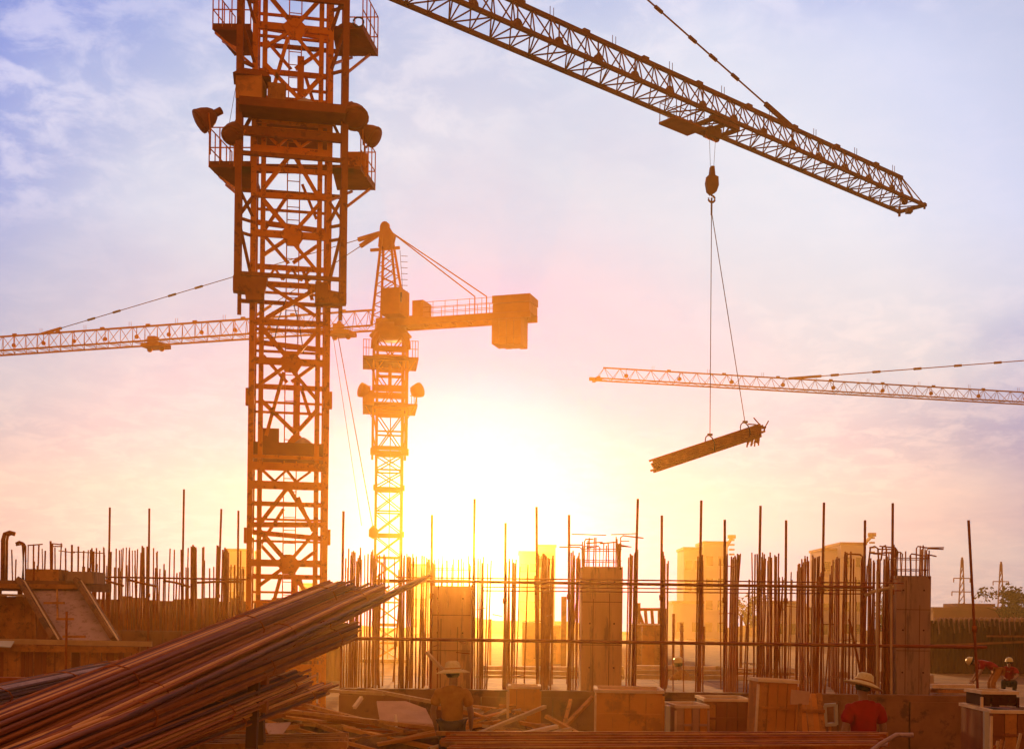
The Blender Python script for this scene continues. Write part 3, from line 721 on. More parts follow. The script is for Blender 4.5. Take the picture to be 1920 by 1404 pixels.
# pendants
for px, k in ((889, 0), (911, 1)):
    q = along2(px, JZ2 + 0.35); q.z = ZAT(px, 556, q.y)
    q.z = min(q.z, JZ2 + 1.3); bar('pendant_bar', C2, AP2 + JN2 * (0.1 if k else -0.1) - JD2 * 0.3 - EZ * 0.2, q, 0.07, 'paint2', 'cyl6')
    bar('pendant_lug', C2, q, Vector((q.x, q.y, JZ2 + 0.1)), 0.06, 'paint2')
for px in (78, 470):
    q = along2(px, JZ2 + 0.98); s0 = AP2 + JD2 * 0.3 - EZ * 0.25
    bar('pendant_line', C2, s0, q, 0.045, 'cable', 'cyl6'); v = (q - s0)
    bar('pendant_socket', C2, s0, s0 + v.normalized() * 1.3, 0.2, 'paint2')
    bar('pendant_socket', C2, q, q - v.normalized() * 1.4, 0.13, 'paint2')
    for k in ((0.5, 0.58, 0.75, 0.83) if px < 100 else (0.5,)): bar('pendant_joint', C2, s0 + v * k, s0 + v * k + v.normalized() * 0.5, 0.13, 'cable', 'cyl6')
rp = along2(634, JZ2 - 0.4)
bar('hoist_rope', C2, rp, P(700, 992, D2 - 1), 0.05, 'cable', 'cyl6')
bar('hoist_rope', C2, rp + JD2 * 0.3, P(678, 985, D2 + 3), 0.03, 'cable', 'cyl6')
lathe('hook_block', C2, P(700, 1010, D2 - 1), EZ, [(0.05, 0), (0.25, 0.12), (0.25, 0.5), (0.06, 0.72)], 'paint2', 10)

# ================================================================ third crane: jib reaching in from beyond the frame
JZ3 = H0 + 17.0
T3 = PZ(1118, 711, JZ3); A3 = PZ(1920, 756, JZ3); JD3 = (T3 - A3).normalized(); JN3 = Vector((-JD3.y, JD3.x, 0))
L3 = (T3 - A3).length + 13
M3 = T3 - JD3 * L3
C3 = empty('tower_crane', (M3.x, M3.y, 0), None, 'distant crane of which only a long thin jib with one pendant line shows', 'tower crane')
js3 = jib(C3, Vector((M3.x, M3.y, JZ3)), JD3, JN3, L3, 0.95, 0.84, 1.15, 0.085, 0.036, 'rust', 5, lamps=4.0, top_end=L3 - 0.5, posts=4.2, start=0.9)
P3 = Vector((M3.x, M3.y, JZ3))
bar('tip_beam', js3[-1], T3 - JN3 * .7, T3 + JN3 * .7, 0.2, 'rust'); bar('tip_stop', js3[-1], T3 + JD3 * .5, T3 - JD3 * .4, 0.22, 'rust')
for k in range(10):
    s = empty('mast_section', (M3.x, M3.y, k * JZ3 / 10), C3)
    z0, z1 = k * JZ3 / 10, (k + 1) * JZ3 / 10
    for a in (-.8, .8):
        for b in (-.8, .8): bar('corner_post', s, (M3.x + a, M3.y + b, z0), (M3.x + a, M3.y + b, z1), 0.14, 'rust')
        bar('diagonal_brace', s, (M3.x - .8, M3.y + a, z0), (M3.x + .8, M3.y + a, z1), 0.07, 'rust')
        bar('diagonal_brace', s, (M3.x + a, M3.y - .8, z0), (M3.x + a, M3.y + .8, z1), 0.07, 'rust')
        bar('horizontal_brace', s, (M3.x - .8, M3.y + a, z0 + .1), (M3.x + .8, M3.y + a, z0 + .1), 0.07, 'rust')
AP3 = P3 + EZ * 4.9
for a in (-.7, .7):
    for b in (-.7, .7): bar('tower_head_leg', C3, P3 + Vector((a, b, 0)), AP3, 0.13, 'rust')
for s in (-1, 1): bar('counter_jib_beam', C3, P3 + JN3 * s * .6, P3 - JD3 * 10 + JN3 * s * .6, 0.3, 'rust')
blk('counterweight', C3, P3 - JD3 * 9 - EZ * .8, (1.8, 1.4, 2.6), 'rust', math.atan2(JD3.y, JD3.x))
# pendant line
lo, hi = 0.0, L3
for _ in range(50):
    m_ = (lo + hi) / 2; q = P3 + JD3 * m_
    if 960 + F * q.x / q.y > 1478 - 5: lo = m_
    else: hi = m_
Q3 = P3 + JD3 * lo + EZ * 0.84
bar('pendant_line', C3, Q3, AP3, 0.075, 'rust', 'cyl6')
v = AP3 - Q3
bar('pendant_socket', C3, Q3, Q3 + v.normalized() * 2.6, 0.16, 'rust')
for k in range(1, 7): bar('pendant_joint', C3, Q3 + v.normalized() * (3.4 * k), Q3 + v.normalized() * (3.4 * k + 0.6), 0.2, 'rust', 'cyl6')
bar('pendant_bar', C3, AP3, P3 - JD3 * 9, 0.08, 'rust', 'cyl6')

# ================================================================ foundation podium with columns and starter bars
YF = 22.0; ZP = 1.0            # front face and top of the podium
XL = XAT(636, YF); XR = XAT(1842, YF)
FW = empty('foundation_wall', ((XL + XR) / 2, YF, 0), None, 'low stained concrete foundation with rows of starter bars and two capped columns rising behind', 'foundation')
nb = 9
for k in range(nb):       # cast in bays with a joint between
    x0 = XL + (XR - XL) * k / nb; x1 = XL + (XR - XL) * (k + 1) / nb
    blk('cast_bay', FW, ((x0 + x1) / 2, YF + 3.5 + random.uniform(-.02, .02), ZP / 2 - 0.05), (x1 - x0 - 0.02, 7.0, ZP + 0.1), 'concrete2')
blk('kerb_beam', FW, ((XL + XR) / 2, YF + 0.14, ZP + 0.06), (XR - XL - 0.05, 0.22, 0.12), 'concrete2')
random.seed(11)
def column(x0, x1, ytop, D, label, hooks, nbars=10, m='concrete'):
    a = P(x0, ytop, D); b = P(x1, ytop, D); w = b.x - a.x; zt = (a.z + b.z) / 2
    c = Vector(((a.x + b.x) / 2, D + w / 2, 0))
    C = empty('concrete_column', (c.x, c.y, ZP), None, label, 'column', 'cast columns on the foundation')
    me = blk('shaft', C, (c.x, c.y, (zt + ZP) / 2), (w, w, zt - ZP), m)
    # formwork seams standing slightly proud
    for q in (-0.22, 0.18): bar('form_seam', C, (c.x + q * w, c.y - w / 2 - 0.002, ZP), (c.x + q * w, c.y - w / 2 - 0.002, ZP + (zt - ZP) * random.uniform(.55, .98)), 0.012, 'concrete2', d=0.012)
    for zq in (.38, .72): bar('form_seam', C, (c.x - w / 2 + .01, c.y - w / 2 - .002, ZP + (zt - ZP) * zq), (c.x + w / 2 - .01, c.y - w / 2 - .002, ZP + (zt - ZP) * zq), 0.014, 'concrete2', d=0.01)
    for zq in (.2, .55, .88):
        for q in (-.3, .3): blk('tie_hole', C, (c.x + q * w, c.y - w / 2 - .001, ZP + (zt - ZP) * zq), (.035, .035, .008), 'hoarddark', 0, R(90), shape='cyl8')
    sp = F / D
    ring = []
    for i in range(4):
        for j in range(nbars // 2):
            t = (j + random.uniform(-.1, .1)) / (nbars / 2) - 0.5
            q = [(t, -.44), (.44, t), (-t, .44), (-.44, -t)][i]; ring.append((c.x + q[0] * w, c.y + q[1] * w))
    for i, (x, y) in enumerate(ring):
        hgt = random.uniform(40, 62) / sp
        p0 = Vector((x, y, zt - 0.05)); p1 = Vector((x + random.uniform(-.02, .02), y, zt + hgt))
        if i % 3 == 0 and hooks:
            dx = random.choice((-1, 1)) * random.uniform(0.15, 0.42) if i % 2 else (0.35 if x > c.x else -0.35) * random.uniform(.5, 1.3)
            tube('starter_bar', C, [p0, p1 - EZ * 0.04, p1 + Vector((dx * 0.1, 0, 0)), p1 + Vector((dx, random.uniform(-.05, .05), random.uniform(-.04, .03)))], 0.014, 'rust', 6)
        else:
            bar('starter_bar', C, p0, p1, 0.026, 'rust', 'cyl6')
    for zz in (0.12, 0.34):
        pts = [Vector((c.x + a_ * w * .46, c.y + b_ * w * .46, zt + zz)) for a_, b_ in ((-1, -1), (1, -1), (1, 1), (-1, 1))]
        for i in range(4): bar('stirrup', C, pts[i], pts[(i + 1) % 4], 0.018, 'rust', 'cyl6')
    return C
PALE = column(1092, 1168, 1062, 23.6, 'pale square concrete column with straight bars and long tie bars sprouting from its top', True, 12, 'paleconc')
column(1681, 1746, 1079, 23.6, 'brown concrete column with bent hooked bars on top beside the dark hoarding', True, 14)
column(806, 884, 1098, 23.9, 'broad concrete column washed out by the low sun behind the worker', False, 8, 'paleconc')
for a, b in (((1072, 1001), (1137, 1003)), ((1146, 1002), (1194, 1000)), ((1162, 1024), (1184, 1025)), ((1092, 1024), (1112, 1024)), ((1164, 1014), (1180, 1014))):
    bar('tie_bar', PALE, P(*a, 23.55), P(*b, 23.55), 0.02, 'rust', 'cyl6')
def rb(par, px, ytop, D, wpx=3.2, zb=ZP - 0.05, lean=0.0, m='rust'):
    top = P(px, ytop, D); return bar('rebar', par, (top.x - lean, D, zb), top, max(0.02, wpx / F * D), m, 'cyl6')
random.seed(5)
# rows of starter bars of the cross walls, receding from the front edge
rows = [(945, 1046, 962, 1052, 5), (1008, 1034, 1031, 1051, 8), (1068, 1030, 1083, 1049, 6), (1190, 1034, 1176, 1046, 5), (1242, 1036, 1250, 1054, 4),
        (1308, 1036, 1314, 1044, 3), (1361, 1036, 1366, 1040, 2), (1382, 1036, 1370, 1048, 4), (1417, 1038, 1428, 1044, 3), (1449, 1038, 1437, 1048, 4),
        (1457, 1037, 1459, 1039, 1), (1530, 1040, 1494, 1053, 8), (1527, 1040, 1522, 1043, 2), (1579, 1037, 1560, 1056, 7), (1590, 1038, 1595, 1041, 2),
        (1618, 1042, 1640, 1052, 6), (1652, 1044, 1668, 1050, 4), (752, 1036, 772, 1044, 5), (783, 1038, 798, 1050, 4), (893, 1044, 905, 1052, 4),
        (655, 1038, 668, 1046, 4), (690, 1034, 704, 1046, 4)]
for xn, yn, xf, yf, n in rows:
    Dn = 22.9; zt = ZAT(xn, yn, Dn); Df = min(28.3, PZ(xf, yf, zt).y)
    if Df < Dn: Df = Dn + 1.2
    a = P(xn, yn, Dn); b = P(xf, yf, Df)
    for k in range(n):
        q = a.lerp(b, k / max(1, n - 1))
        for r_ in range(2):
            ox = random.uniform(-.025, .025); h = random.uniform(-.07, .05)
            bar('rebar', FW, (q.x + ox + r_ * .06, q.y + r_ * .05, ZP - .05), (q.x + ox + r_ * .06 + random.uniform(-.04, .04), q.y + r_ * .05 + random.uniform(-.03, .03), zt + h), 0.032, 'rust', 'cyl6')
for px, yt in ((1461, 1082), (1467, 1081), (1472, 1083), (1537, 1080), (1542, 1083), (1604, 1081), (1405, 1086), (1110, 1150), (1125, 1168), (1142, 1160), (1262, 1168), (1280, 1176), (1400, 1170),
               (740, 1046), (763, 1038), (776, 1052), (823, 1046), (838, 1050), (860, 1048), (921, 1050), (975, 1062), (990, 1058), (617, 1046), (628, 1028), (640, 1034), (648, 1050), (663, 1032), (676, 1026), (684, 1040), (699, 1030), (712, 1040),
               (1626, 1060), (1633, 1052), (1660, 1060), (1645, 1048), (1672, 1062)):
    rb(FW, px, yt, random.uniform(22.9, 24.5), random.choice((2.4, 3.0, 3.6)), lean=random.uniform(-.06, .06)) if px > 640 else rb(FW, 640 + (px - 600) * 0.5, yt, 23.5, 3, lean=.02)
random.seed(77)
for k in range(44):
    px = random.choice((random.uniform(645, 800), random.uniform(1340, 1672), random.uniform(1400, 1660), random.uniform(1000, 1090)))
    q = rb(FW, px, random.uniform(1034, 1105), random.uniform(22.8, 27.5), random.uniform(2.2, 3.6), lean=random.gauss(0, .09))
for k in range(26):      # short stirrups and tie wires between neighbouring bars
    px = random.uniform(1340, 1670) if k % 3 else random.uniform(650, 1040); py = random.uniform(1060, 1270); w_ = random.uniform(8, 30)
    bar('stirrup', FW, P(px, py, 22.95), P(px + w_, py + random.uniform(-4, 5), 23.3), 0.018, 'rust', 'cyl6')
# U-bars and hooks near the brown column
for pts in ([(1588, 1046), (1588, 1040), (1592, 1038), (1612, 1039), (1617, 1043), (1617, 1070)], [(1628, 1060), (1632, 1026), (1640, 1024), (1646, 1028), (1648, 1060)], [(1652, 1050), (1655, 1024), (1660, 1022), (1662, 1030)]):
    tube('rebar', FW, [P(x, y, 23.2) for x, y in pts] + [Vector((P(*pts[-1], 23.2).x, 23.2, ZP))], 0.017, 'rust')

# ---- tall scaffold poles
def spole(px, yt, D, zb, label, group, lean_px=0, w=0.048):
    top = P(px, yt, D); bx_ = top.x + lean_px / F * D
    o = bar('scaffold_pole', None, (bx_, D, zb), top, w, 'pole', 'cyl8')
    for k in range(1):
        c = Vector((bx_, D, zb)).lerp(top, 0.55)
        bar('pole_coupler', o, c - EZ * .05, c + EZ * .05, w * 1.7, 'rust', 'cyl8')
    return tag(o, label, 'pole', group)
PLAB = {1006: 'tall pole rising beside a tight row of bars near the pale column', 1067: 'tall pole standing close beside the pale column', 1196: 'tallest pole on the sunward flank of the pale column, leaning slightly',
        1622: 'tall pole at the hooked bars before the brown column', 1674: 'tall dark pole standing against the brown column', 810: 'faint pole at the edge of the washed out column', 890: 'faint tall pole right in front of the sun'}
for px, yt, ln in ((1006, 950, 6), (1067, 965, 4), (1196, 935, -6), (1241, 966, 2), (1315, 938, -2), (1359, 974, 3), (1426, 948, -2), (1474, 975, 2), (1545, 942, -2), (1622, 975, 1), (1674, 943, 2),
                   (810, 965, 2), (890, 935, -1), (948, 980, 1)):
    spole(px, yt, 22.62 + random.uniform(-.03, .03), ZP - 0.02, PLAB.get(px, 'tall thin pole standing upright among the starter bars on the foundation'), 'poles along the foundation', ln)
spole(644, 958, 22.6, ZP - .02, 'tall pole on the foundation end beside the tower crane mast', None, -1)
spole(1816, 975, 21.6, 0, 'dark slanting pole standing alone between brown column and workers', None, 30, 0.05)
# ---- horizontal rails tied to the poles
def rail(y0, y1, x0, x1, D, w, label, m='pole'):
    o = bar('scaffold_rail', None, P(x0, y0, D), P(x1, y1, D), w, m, 'cyl8')
    return tag(o, label, 'rail', 'rails tied across the poles')
rail(1082, 1093, 742, 1694, 22.54, 0.026, 'topmost thin rail tied across the tall poles')
rail(1088, 1101, 730, 1640, 22.55, 0.055, 'thick upper rail tied across the tall poles')
rail(1100, 1107, 905, 1690, 22.7, 0.022, 'thin rail just under the thick upper rail across the poles')
rail(1107, 1113, 905, 1620, 22.71, 0.022, 'lowest thin rail of the upper group across the poles')
rail(1196, 1213, 640, 1850, 22.53, 0.062, 'long lower rail crossing all the poles at knee height above the foundation')
o = tube('scaffold_rail', None, [P(1622, 1116, 22.45), P(1640, 1108, 22.45), P(1676, 1100, 22.45)], 0.035, 'palewood'); tag(o, 'short bent pale timber tied slantwise beside the brown column', 'batten')
for i, (px, y0, y1) in enumerate(((1645, 1070, 1300), (1671, 1094, 1300))):
    tag(bar('timber_prop', None, (P(px, y1, 22.3).x, 22.3, ZP), P(px, y0, 22.3), 0.045, 'palewood', 'cyl6'), 'pale sunlit timber prop standing in front of the brown column', 'prop', 'pale props')
o = bar('stay_wire', None, P(1592, 1160, 22.8), Vector((P(1625, 1230, 22.8).x, 22.8, ZP)), 0.05, 'rust', 'cyl6'); tag(o, 'slanting steel stay between the starter bars beside the brown column', 'stay')
for i, (a, b) in enumerate((((1436, 1115), (1428, 1290)), ((1452, 1150), (1468, 1290)), ((1560, 1120), (1546, 1290)))):
    tag(bar('leaning_bar', None, Vector((P(*b, 22.75).x, 22.75, ZP)), P(*a, 22.75), 0.03, 'rust', 'cyl6'), 'thin steel bar leaning against the starter bars of the foundation', 'bar', 'leaning bars')

# ================================================================ foundation strip and bars behind the stair
YB = 34.0; zb2 = 1.95
x0 = XAT(150, YB); x1 = XAT(462, YB)
FB = empty('foundation_wall', ((x0 + x1) / 2, YB, 0), None, 'brown concrete strip with a comb of starter bars behind the sloping stair', 'foundation')
for k in range(4):
    xa = x0 + (x1 - x0) * k / 4; xb_ = x0 + (x1 - x0) * (k + 1) / 4
    blk('cast_bay', FB, ((xa + xb_) / 2, YB + 0.4, zb2 / 2), (xb_ - xa - .02, 0.8, zb2), 'concrete2')
for px, yt, w in ((218, 1028, 3), (224, 1031, 3), (231, 1027, 3), (237, 1026, 2.5), (243, 1026, 2.5), (258, 1029, 3), (267, 1023, 4), (276, 1024, 4), (288, 1027, 3), (295, 1033, 3), (319, 1028, 3), (327, 1030, 3), (340, 1030, 4),
                  (353, 1027, 3), (359, 1024, 4), (362, 1021, 4), (365, 1026, 4), (408, 1022, 5), (418, 1030, 4), (422, 1026, 4), (426, 1032, 4), (215, 1063, 3), (222, 1064, 3), (229, 1065, 3), (292, 1064, 3.5), (300, 1066, 3), (310, 1068, 3),
                  (349, 1063, 3), (353, 1064, 3), (452, 1067, 3), (457, 1067, 3), (204, 1030, 3), (196, 1040, 3), (384, 1050, 2), (187, 1032, 3)):
    for r_ in range(2 if w > 3.5 else 1):
        rb(FB, px + r_ * 2.5, yt + r_ * 3, YB + random.uniform(.15, .65), w * .9, zb2 - .05, random.uniform(-.05, .05))
for k in range(40):
    rb(FB, random.uniform(152, 458), random.choice((random.uniform(1024, 1036), random.uniform(1055, 1085))), YB + random.uniform(.1, .7), random.uniform(2, 3.4), zb2 - .05, random.gauss(0, .05))
for px, yt, ln in ((206, 951, -1), (280, 953, 1), (345, 917, -2), (415, 954, -8), (447, 957, 1)):
    spole(px, yt, YB - 0.08, 0, 'tall thin pole rising above the comb of starter bars behind the stair', 'poles behind the stair', ln, 0.06)
rail(1080, 1086, 118, 466, YB - 0.16, 0.05, 'long rail tied across the tall poles behind the stair')
for i, pts in enumerate(([(192, 1086), (215, 1093), (232, 1098)], [(238, 1086), (262, 1092), (294, 1099)], [(306, 1088), (330, 1092), (356, 1100)], [(370, 1092), (408, 1090), (455, 1090)])):
    o = tube('scaffold_rail', None, [P(x, y, YB - .19) for x, y in pts], 0.035, 'rust'); tag(o, 'short sagging bar tied just under the rail behind the stair', 'bar', 'sagging tie bars')

# ================================================================ stair and slab formwork
YS = 27.0
ST = empty('stair_formwork', P(110, 1260, YS) * 1.0, None, 'concrete slab edge with a steep stair flight cast in pale sloping formwork', 'stair')
zs = ZAT(80, 1088, YS)
prism('soffit', ST, [P(58, 1106, YS), P(146, 1106, YS), P(216, 1200, YS - 1.6), P(106, 1200, YS - 1.6)], Vector((0, 0.12, 0.1)), 'stairconc')
for a, b in (((40, 1088), (106, 1198)), ((147, 1088), (218, 1200))):
    bar('stringer', ST, P(*a, YS - .05), P(*b, YS - 1.7), 0.10, 'concrete2', d=0.26)
    bar('stringer_edge', ST, P(a[0] + 5, a[1], YS - .12), P(b[0] + 4, b[1], YS - 1.86), 0.025, 'edge', d=0.03)
for a, b in (((82, 1130), (121, 1130)), ((106, 1160), (138, 1160)), ((118, 1193), (160, 1193))):
    bar('cleat', ST, P(*a, YS - 0.75 - (a[1] - 1130) / 60), P(*b, YS - 0.75 - (a[1] - 1130) / 60), 0.05, 'wood')
bar('centre_batten', ST, P(107, 1105, YS - .2), P(108, 1160, YS - 1.2), 0.03, 'wood')
sl0, sl1 = P(-120, 1088, YS).x, P(148, 1088, YS).x
blk('slab', ST, ((sl0 + sl1) / 2, YS + 1.1, zs - 0.10), (sl1 - sl0, 2.2, 0.20), 'concrete2')
blk('slab_upstand', ST, (XAT(148, YS), YS + 0.4, zs + 0.08), (0.62, 0.8, 0.26), 'concrete')
blk('slab_upstand', ST, (XAT(72, YS), YS + 0.5, zs + 0.13), (0.72, 0.6, 0.26), 'wood')
for px in (-60, -20, 20): bar('prop', ST, (XAT(px, YS), YS + .5, 0), (XAT(px, YS), YS + .5, zs - .2), 0.12, 'wood', 'cyl8')
bar('slab_edge_board', ST, P(-120, 1096, YS - .05), P(150, 1100, YS - .05), 0.10, 'wood')
bar('slab_edge_board', ST, P(-120, 1112, YS - .02), P(50, 1116, YS - .02), 0.05, 'palewood')
for k in range(12):
    px = -10 + k * 6.5 + random.uniform(-1, 1)
    bar('shutter_board', ST, P(px, 1118, YS + .3), (XAT(px, YS), YS + .3, 0.4), 0.085 + random.uniform(-.02, .01), 'wood', d=.03)
for px, yt, w in ((22, 1030, 2.5), (30, 1048, 2.5), (53, 1022, 2), (63, 1020, 3), (73, 1021, 3), (85, 1032, 3), (79, 1028, 2), (95, 1014, 4), (98, 1018, 4), (103, 1026, 2.5), (115, 1018, 2.5), (123, 1027, 3), (135, 1021, 4), (147, 1024, 3.5), (157, 1032, 3),
                  (170, 1030, 3), (175, 1033, 5), (181, 1027, 3), (195, 1027, 3), (64, 1052, 4), (70, 1060, 3), (157, 1062, 6), (166, 1064, 4), (10, 1012, 4)):
    rb(ST, px, yt, YS + random.uniform(.2, .9), w, zs - .05, random.uniform(-.03, .03)) if px < 142 else rb(FB, px, yt, YB + .4, w, zb2 - .05, random.uniform(-.03, .03))
for pts, r in (([(5, 1090), (6, 1012), (9, 1001), (18, 998), (28, 1001)], 0.05), ([(12, 1090), (13, 1014), (15, 1004), (22, 1000)], 0.03), ([(43, 1090), (44, 1026), (42, 1018), (36, 1016), (30, 1019)], 0.035), ([(48, 1090), (48, 1024), (46, 1019), (30, 1022)], 0.018)):
    tube('rebar', ST, [P(x, y, YS + .4) for x, y in pts], r, 'rust', 7)
for a, b in (((100, 1019), (117, 1021)), ((100, 1024), (117, 1024)), ((52, 1022), (80, 1020))): bar('rebar_tie', ST, P(*a, YS + .4), P(*b, YS + .4), 0.03, 'rust', 'cyl6')
for a, b in (((110, 1032), (140, 1036)), ((135, 1034), (196, 1037))): bar('rebar_tie', FB, P(*a, YB + .4), P(*b, YB + .4), 0.03, 'rust', 'cyl6')
# timber barrier in front of the stair
YT = 24.2
TB = empty('timber_barrier', (XAT(120, YT), YT, 0), None, 'rough timber barrier of upright boards below the stair formwork', 'barrier')
bar('top_rail', TB, P(-90, 1200, YT), P(285, 1207, YT), 0.10, 'palewood', d=.07)
bar('rail', TB, P(-90, 1214, YT + .04), P(262, 1218, YT + .04), 0.12, 'wood', d=.08)
for k in range(46):
    px = -85 + k * 8 + random.uniform(-1.5, 1.5); pt = P(px, 1215 + random.uniform(-2, 8), YT + .12)
    bar('board', TB, (pt.x, pt.y, 0), pt, 0.075 + random.uniform(-.015, .008), random.choice(('wood', 'wood', 'hoard')), d=.03)
bar('cross_post', TB, (P(125, 1146, YT - .1).x, YT - .1, 0), P(125, 1146, YT - .1), 0.05, 'rust', 'cyl8')
o = prism('sheet_offcut', None, [P(-30, 1211, YT - .3), P(20, 1214, YT - .3), P(27, 1203, YT - .1), P(-20, 1202, YT - .1)], EZ * .02, 'lens'); tag(o, 'pale sheet offcut lying on the timber barrier', 'sheet')

# ================================================================ hoardings
def hoarding(x0, x1, y0, y1, D, m, label, npan, zbot=0.0, name='hoarding'):
    a = P(x0, y0, D); b = P(x1, y1, D)
    HB = empty(name, ((a.x + b.x) / 2, D, 0), None, label, 'hoarding')
    for k in range(npan):
        p0 = a.lerp(b, k / npan); p1 = a.lerp(b, (k + 1) / npan); jz = random.uniform(-.09, .09)
        n = 6; vv = []; ff = []
        for i in range(n + 1):
            q = p0.lerp(p1, i / n); dy = 0.04 if i % 2 else 0.0
            vv += [(q.x, q.y + dy, zbot), (q.x, q.y + dy, q.z + jz), (q.x, q.y + dy + .03, q.z + jz), (q.x, q.y + dy + .03, zbot)]
        for i in range(n):
            o_ = 4 * i
            for s in range(4): ff.append((o_ + s, o_ + (s + 1) % 4, o_ + 4 + (s + 1) % 4, o_ + 4 + s))
        ff += [(0, 1, 2, 3), (4 * n, 4 * n + 1, 4 * n + 2, 4 * n + 3)]
        meshobj('panel', HB, vv, ff, m)
        bar('post', HB, (p0.x, D + .1, zbot), (p0.x, D + .1, p0.z - .1), 0.08, m)
    return HB
hoarding(-40, 640, 1118, 1126, 46, 'hoard', 'rust brown sheet hoarding behind the stair and the crane mast', 26)
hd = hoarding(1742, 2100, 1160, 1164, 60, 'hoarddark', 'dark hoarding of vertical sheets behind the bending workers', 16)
for k in range(20):
    px = 1750 + k * 9.5; q = P(px, 1162, 59.9)
    tube('wire_loop', hd, [q + Vector((0, 0, -.3 * random.random())), q + Vector((.08, 0, .12)), q + Vector((.22, 0, .08)), q + Vector((.3, 0, -.25 - .5 * random.random()))], 0.035, 'stairconc', 5)
bar('rail', hd, P(1742, 1210, 59.8), P(2090, 1196, 59.8), 0.10, 'hoard'); bar('rail', hd, P(1850, 1192, 59.7), P(2090, 1194, 59.7), 0.09, 'hoard')

# ================================================================ long steel bar bundles in front
def bundle(label, near, far, n, rw, rh, m, dia=0.034, seed=1, fan=0.0):
    random.seed(seed)
    a = P(*near); b = P(*far); v = (b - a).normalized(); up = (EZ - v * v.z).normalized(); sd = v.cross(up)
    B = empty('steel_bundle', (a + b) / 2, None, label, 'steel bundle', 'long steel bundles on trestles')
    k = 0; cols = max(1, int(round(math.sqrt(n * rw / rh)))); rws = int(math.ceil(n / cols))
    for i in range(cols):
        for j in range(rws):
            o = sd * ((i + .5 + (j % 2) * .5) / (cols + .5) - .5) * 2 * rw + up * ((j + .5) / rws - .5) * 2 * rh
            j1 = o * (1 + fan) + sd * random.uniform(-.014, .014) + up * random.uniform(-.010, .010)
            j0 = o + sd * random.uniform(-.014, .014) + up * random.uniform(-.010, .010)
            s = bar('steel_bar', B, a + j0 + v * random.uniform(-.4, .0), b + j1 + v * random.choice((random.uniform(-.5, .1), random.uniform(-.15, .15), random.uniform(-.1, .3))), dia * random.uniform(.9, 1.1), random.choice(('darkrust', 'darkrust', 'bar_deep', 'bar_deep', 'bar_mid', 'bar_mid', 'rust', 'bar_sunlit')) if m == 'darkrust' else random.choice(('rust', 'bar_deep', 'stairconc')), 'cyl8')
    for t in (0.3, 0.62, 0.9):
        c = a.lerp(b, t); f = 1 + fan * t
        ring = [c + (sd * rw * 1.15 * f * math.cos(q) + up * rh * 1.25 * f * math.sin(q)) for q in [x * math.pi / 6 for x in range(13)]]
        tube('binding_wire', B, ring, 0.006, 'rust', 5)
    return B
bundle('thickest dark bundle of long steel bars sloping up towards the crane mast', (-170, 1440, 6.5), (640, 1106, 14.0), 64, .15, .10, 'darkrust', .029, 1, .08)
bundle('dark steel bundle running just under the thickest one, its squared end farther out', (-130, 1500, 6.4), (702, 1112, 14.5), 54, .14, .10, 'darkrust', .029, 2, .1)
bundle('single thin spray of a few bars reaching out past every other bundle end', (-90, 1500, 6.3), (788, 1087, 15.2), 5, .05, .03, 'darkrust', .035, 3)
bundle('lower steel bundle splayed beneath the thick sloping bundles', (-110, 1490, 6.2), (648, 1184, 13.4), 40, .13, .08, 'darkrust', .029, 4, .25)
bundle('lowest flat steel bundle ending above the heap of scrap timber', (-120, 1540, 6.0), (548, 1272, 12.0), 42, .17, .07, 'darkrust', .029, 5, .2)
bundle('short steel bundle lying low beneath the lowest flat one', (-120, 1560, 6.4), (600, 1290, 12.6), 22, .12, .05, 'darkrust', .029, 9, .2)
bundle('loose bars with shiny edges lying beside the timber barrier', (-200, 1345, 8.0), (228, 1250, 13.2), 14, .16, .06, 'rust', .03, 6, .15)
# trestles that carry them
def trestle(pl, pr, D, zs_, label):
    T = empty('steel_trestle', (XAT((pl + pr) / 2, D), D, 0), None, label, 'trestle')
    xa, xb_ = XAT(pl, D), XAT(pr, D); zt = max(zs_)
    for x in (xa, xb_):
        for dy in (-.35, .35): bar('leg', T, (x, D + dy, 0), (x, D + dy * .15, zt), 0.09, 'bar_deep')
        bar('leg_tie', T, (x, D - .28, .4), (x, D + .28, .4), 0.05, 'rust')
    for z in zs_: bar('cross_bar', T, (xa - .1, D, z), (xb_ + .1, D, z), 0.10, 'rust')
    return T
trestle(318, 482, 10.6, (1.62, 1.86, 2.05), 'rusty steel trestle holding up the sloping steel bundles')
trestle(-330, -40, 7.2, (1.55,), 'rusty steel trestle under the low ends of the steel bundles')
trestle(-60, 160, 12.0, (1.72,), 'rusty trestle under the loose bars by the timber barrier')

# ================================================================ stacked beams along the bottom
def stack(name, label, x0, x1, rows_, D, m, wdt=0.14):
    random.seed(int(x0))
    T = empty(name, P((x0 + x1) / 2, 1404, D), None, label, 'timber stack')
    for i, (ya, yb, dy, h) in enumerate(rows_):
        a = P(x0 + random.uniform(-20, 20), ya, D + dy); b = P(x1 + random.uniform(-14, 14), yb, D + dy)
        bar('beam', T, a, b, wdt, m if i % 3 else 'wood', d=h)
    for t in (.15, .5, .85):
        x = XAT(x0 + (x1 - x0) * t, D); zt = min(P(x0, r[0], D).z for r in rows_) - .05
        blk('support_block', T, (x, D + .2, zt / 2), (0.35, 0.6, zt), 'concrete2')
    return T
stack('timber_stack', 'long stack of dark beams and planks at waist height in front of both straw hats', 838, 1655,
      [(1404 - 5 * (k % 7) + 1.5 * (k % 3), 1398 - 4 * (k % 7) + (k % 4), -.34 + .085 * (k % 7), .05 + .012 * (k % 3)) for k in range(14)] + [(1412, 1410, -.3, .06), (1416, 1414, -.2, .06), (1416, 1412, -.1, .06)], 13.0, 'rust', .045)
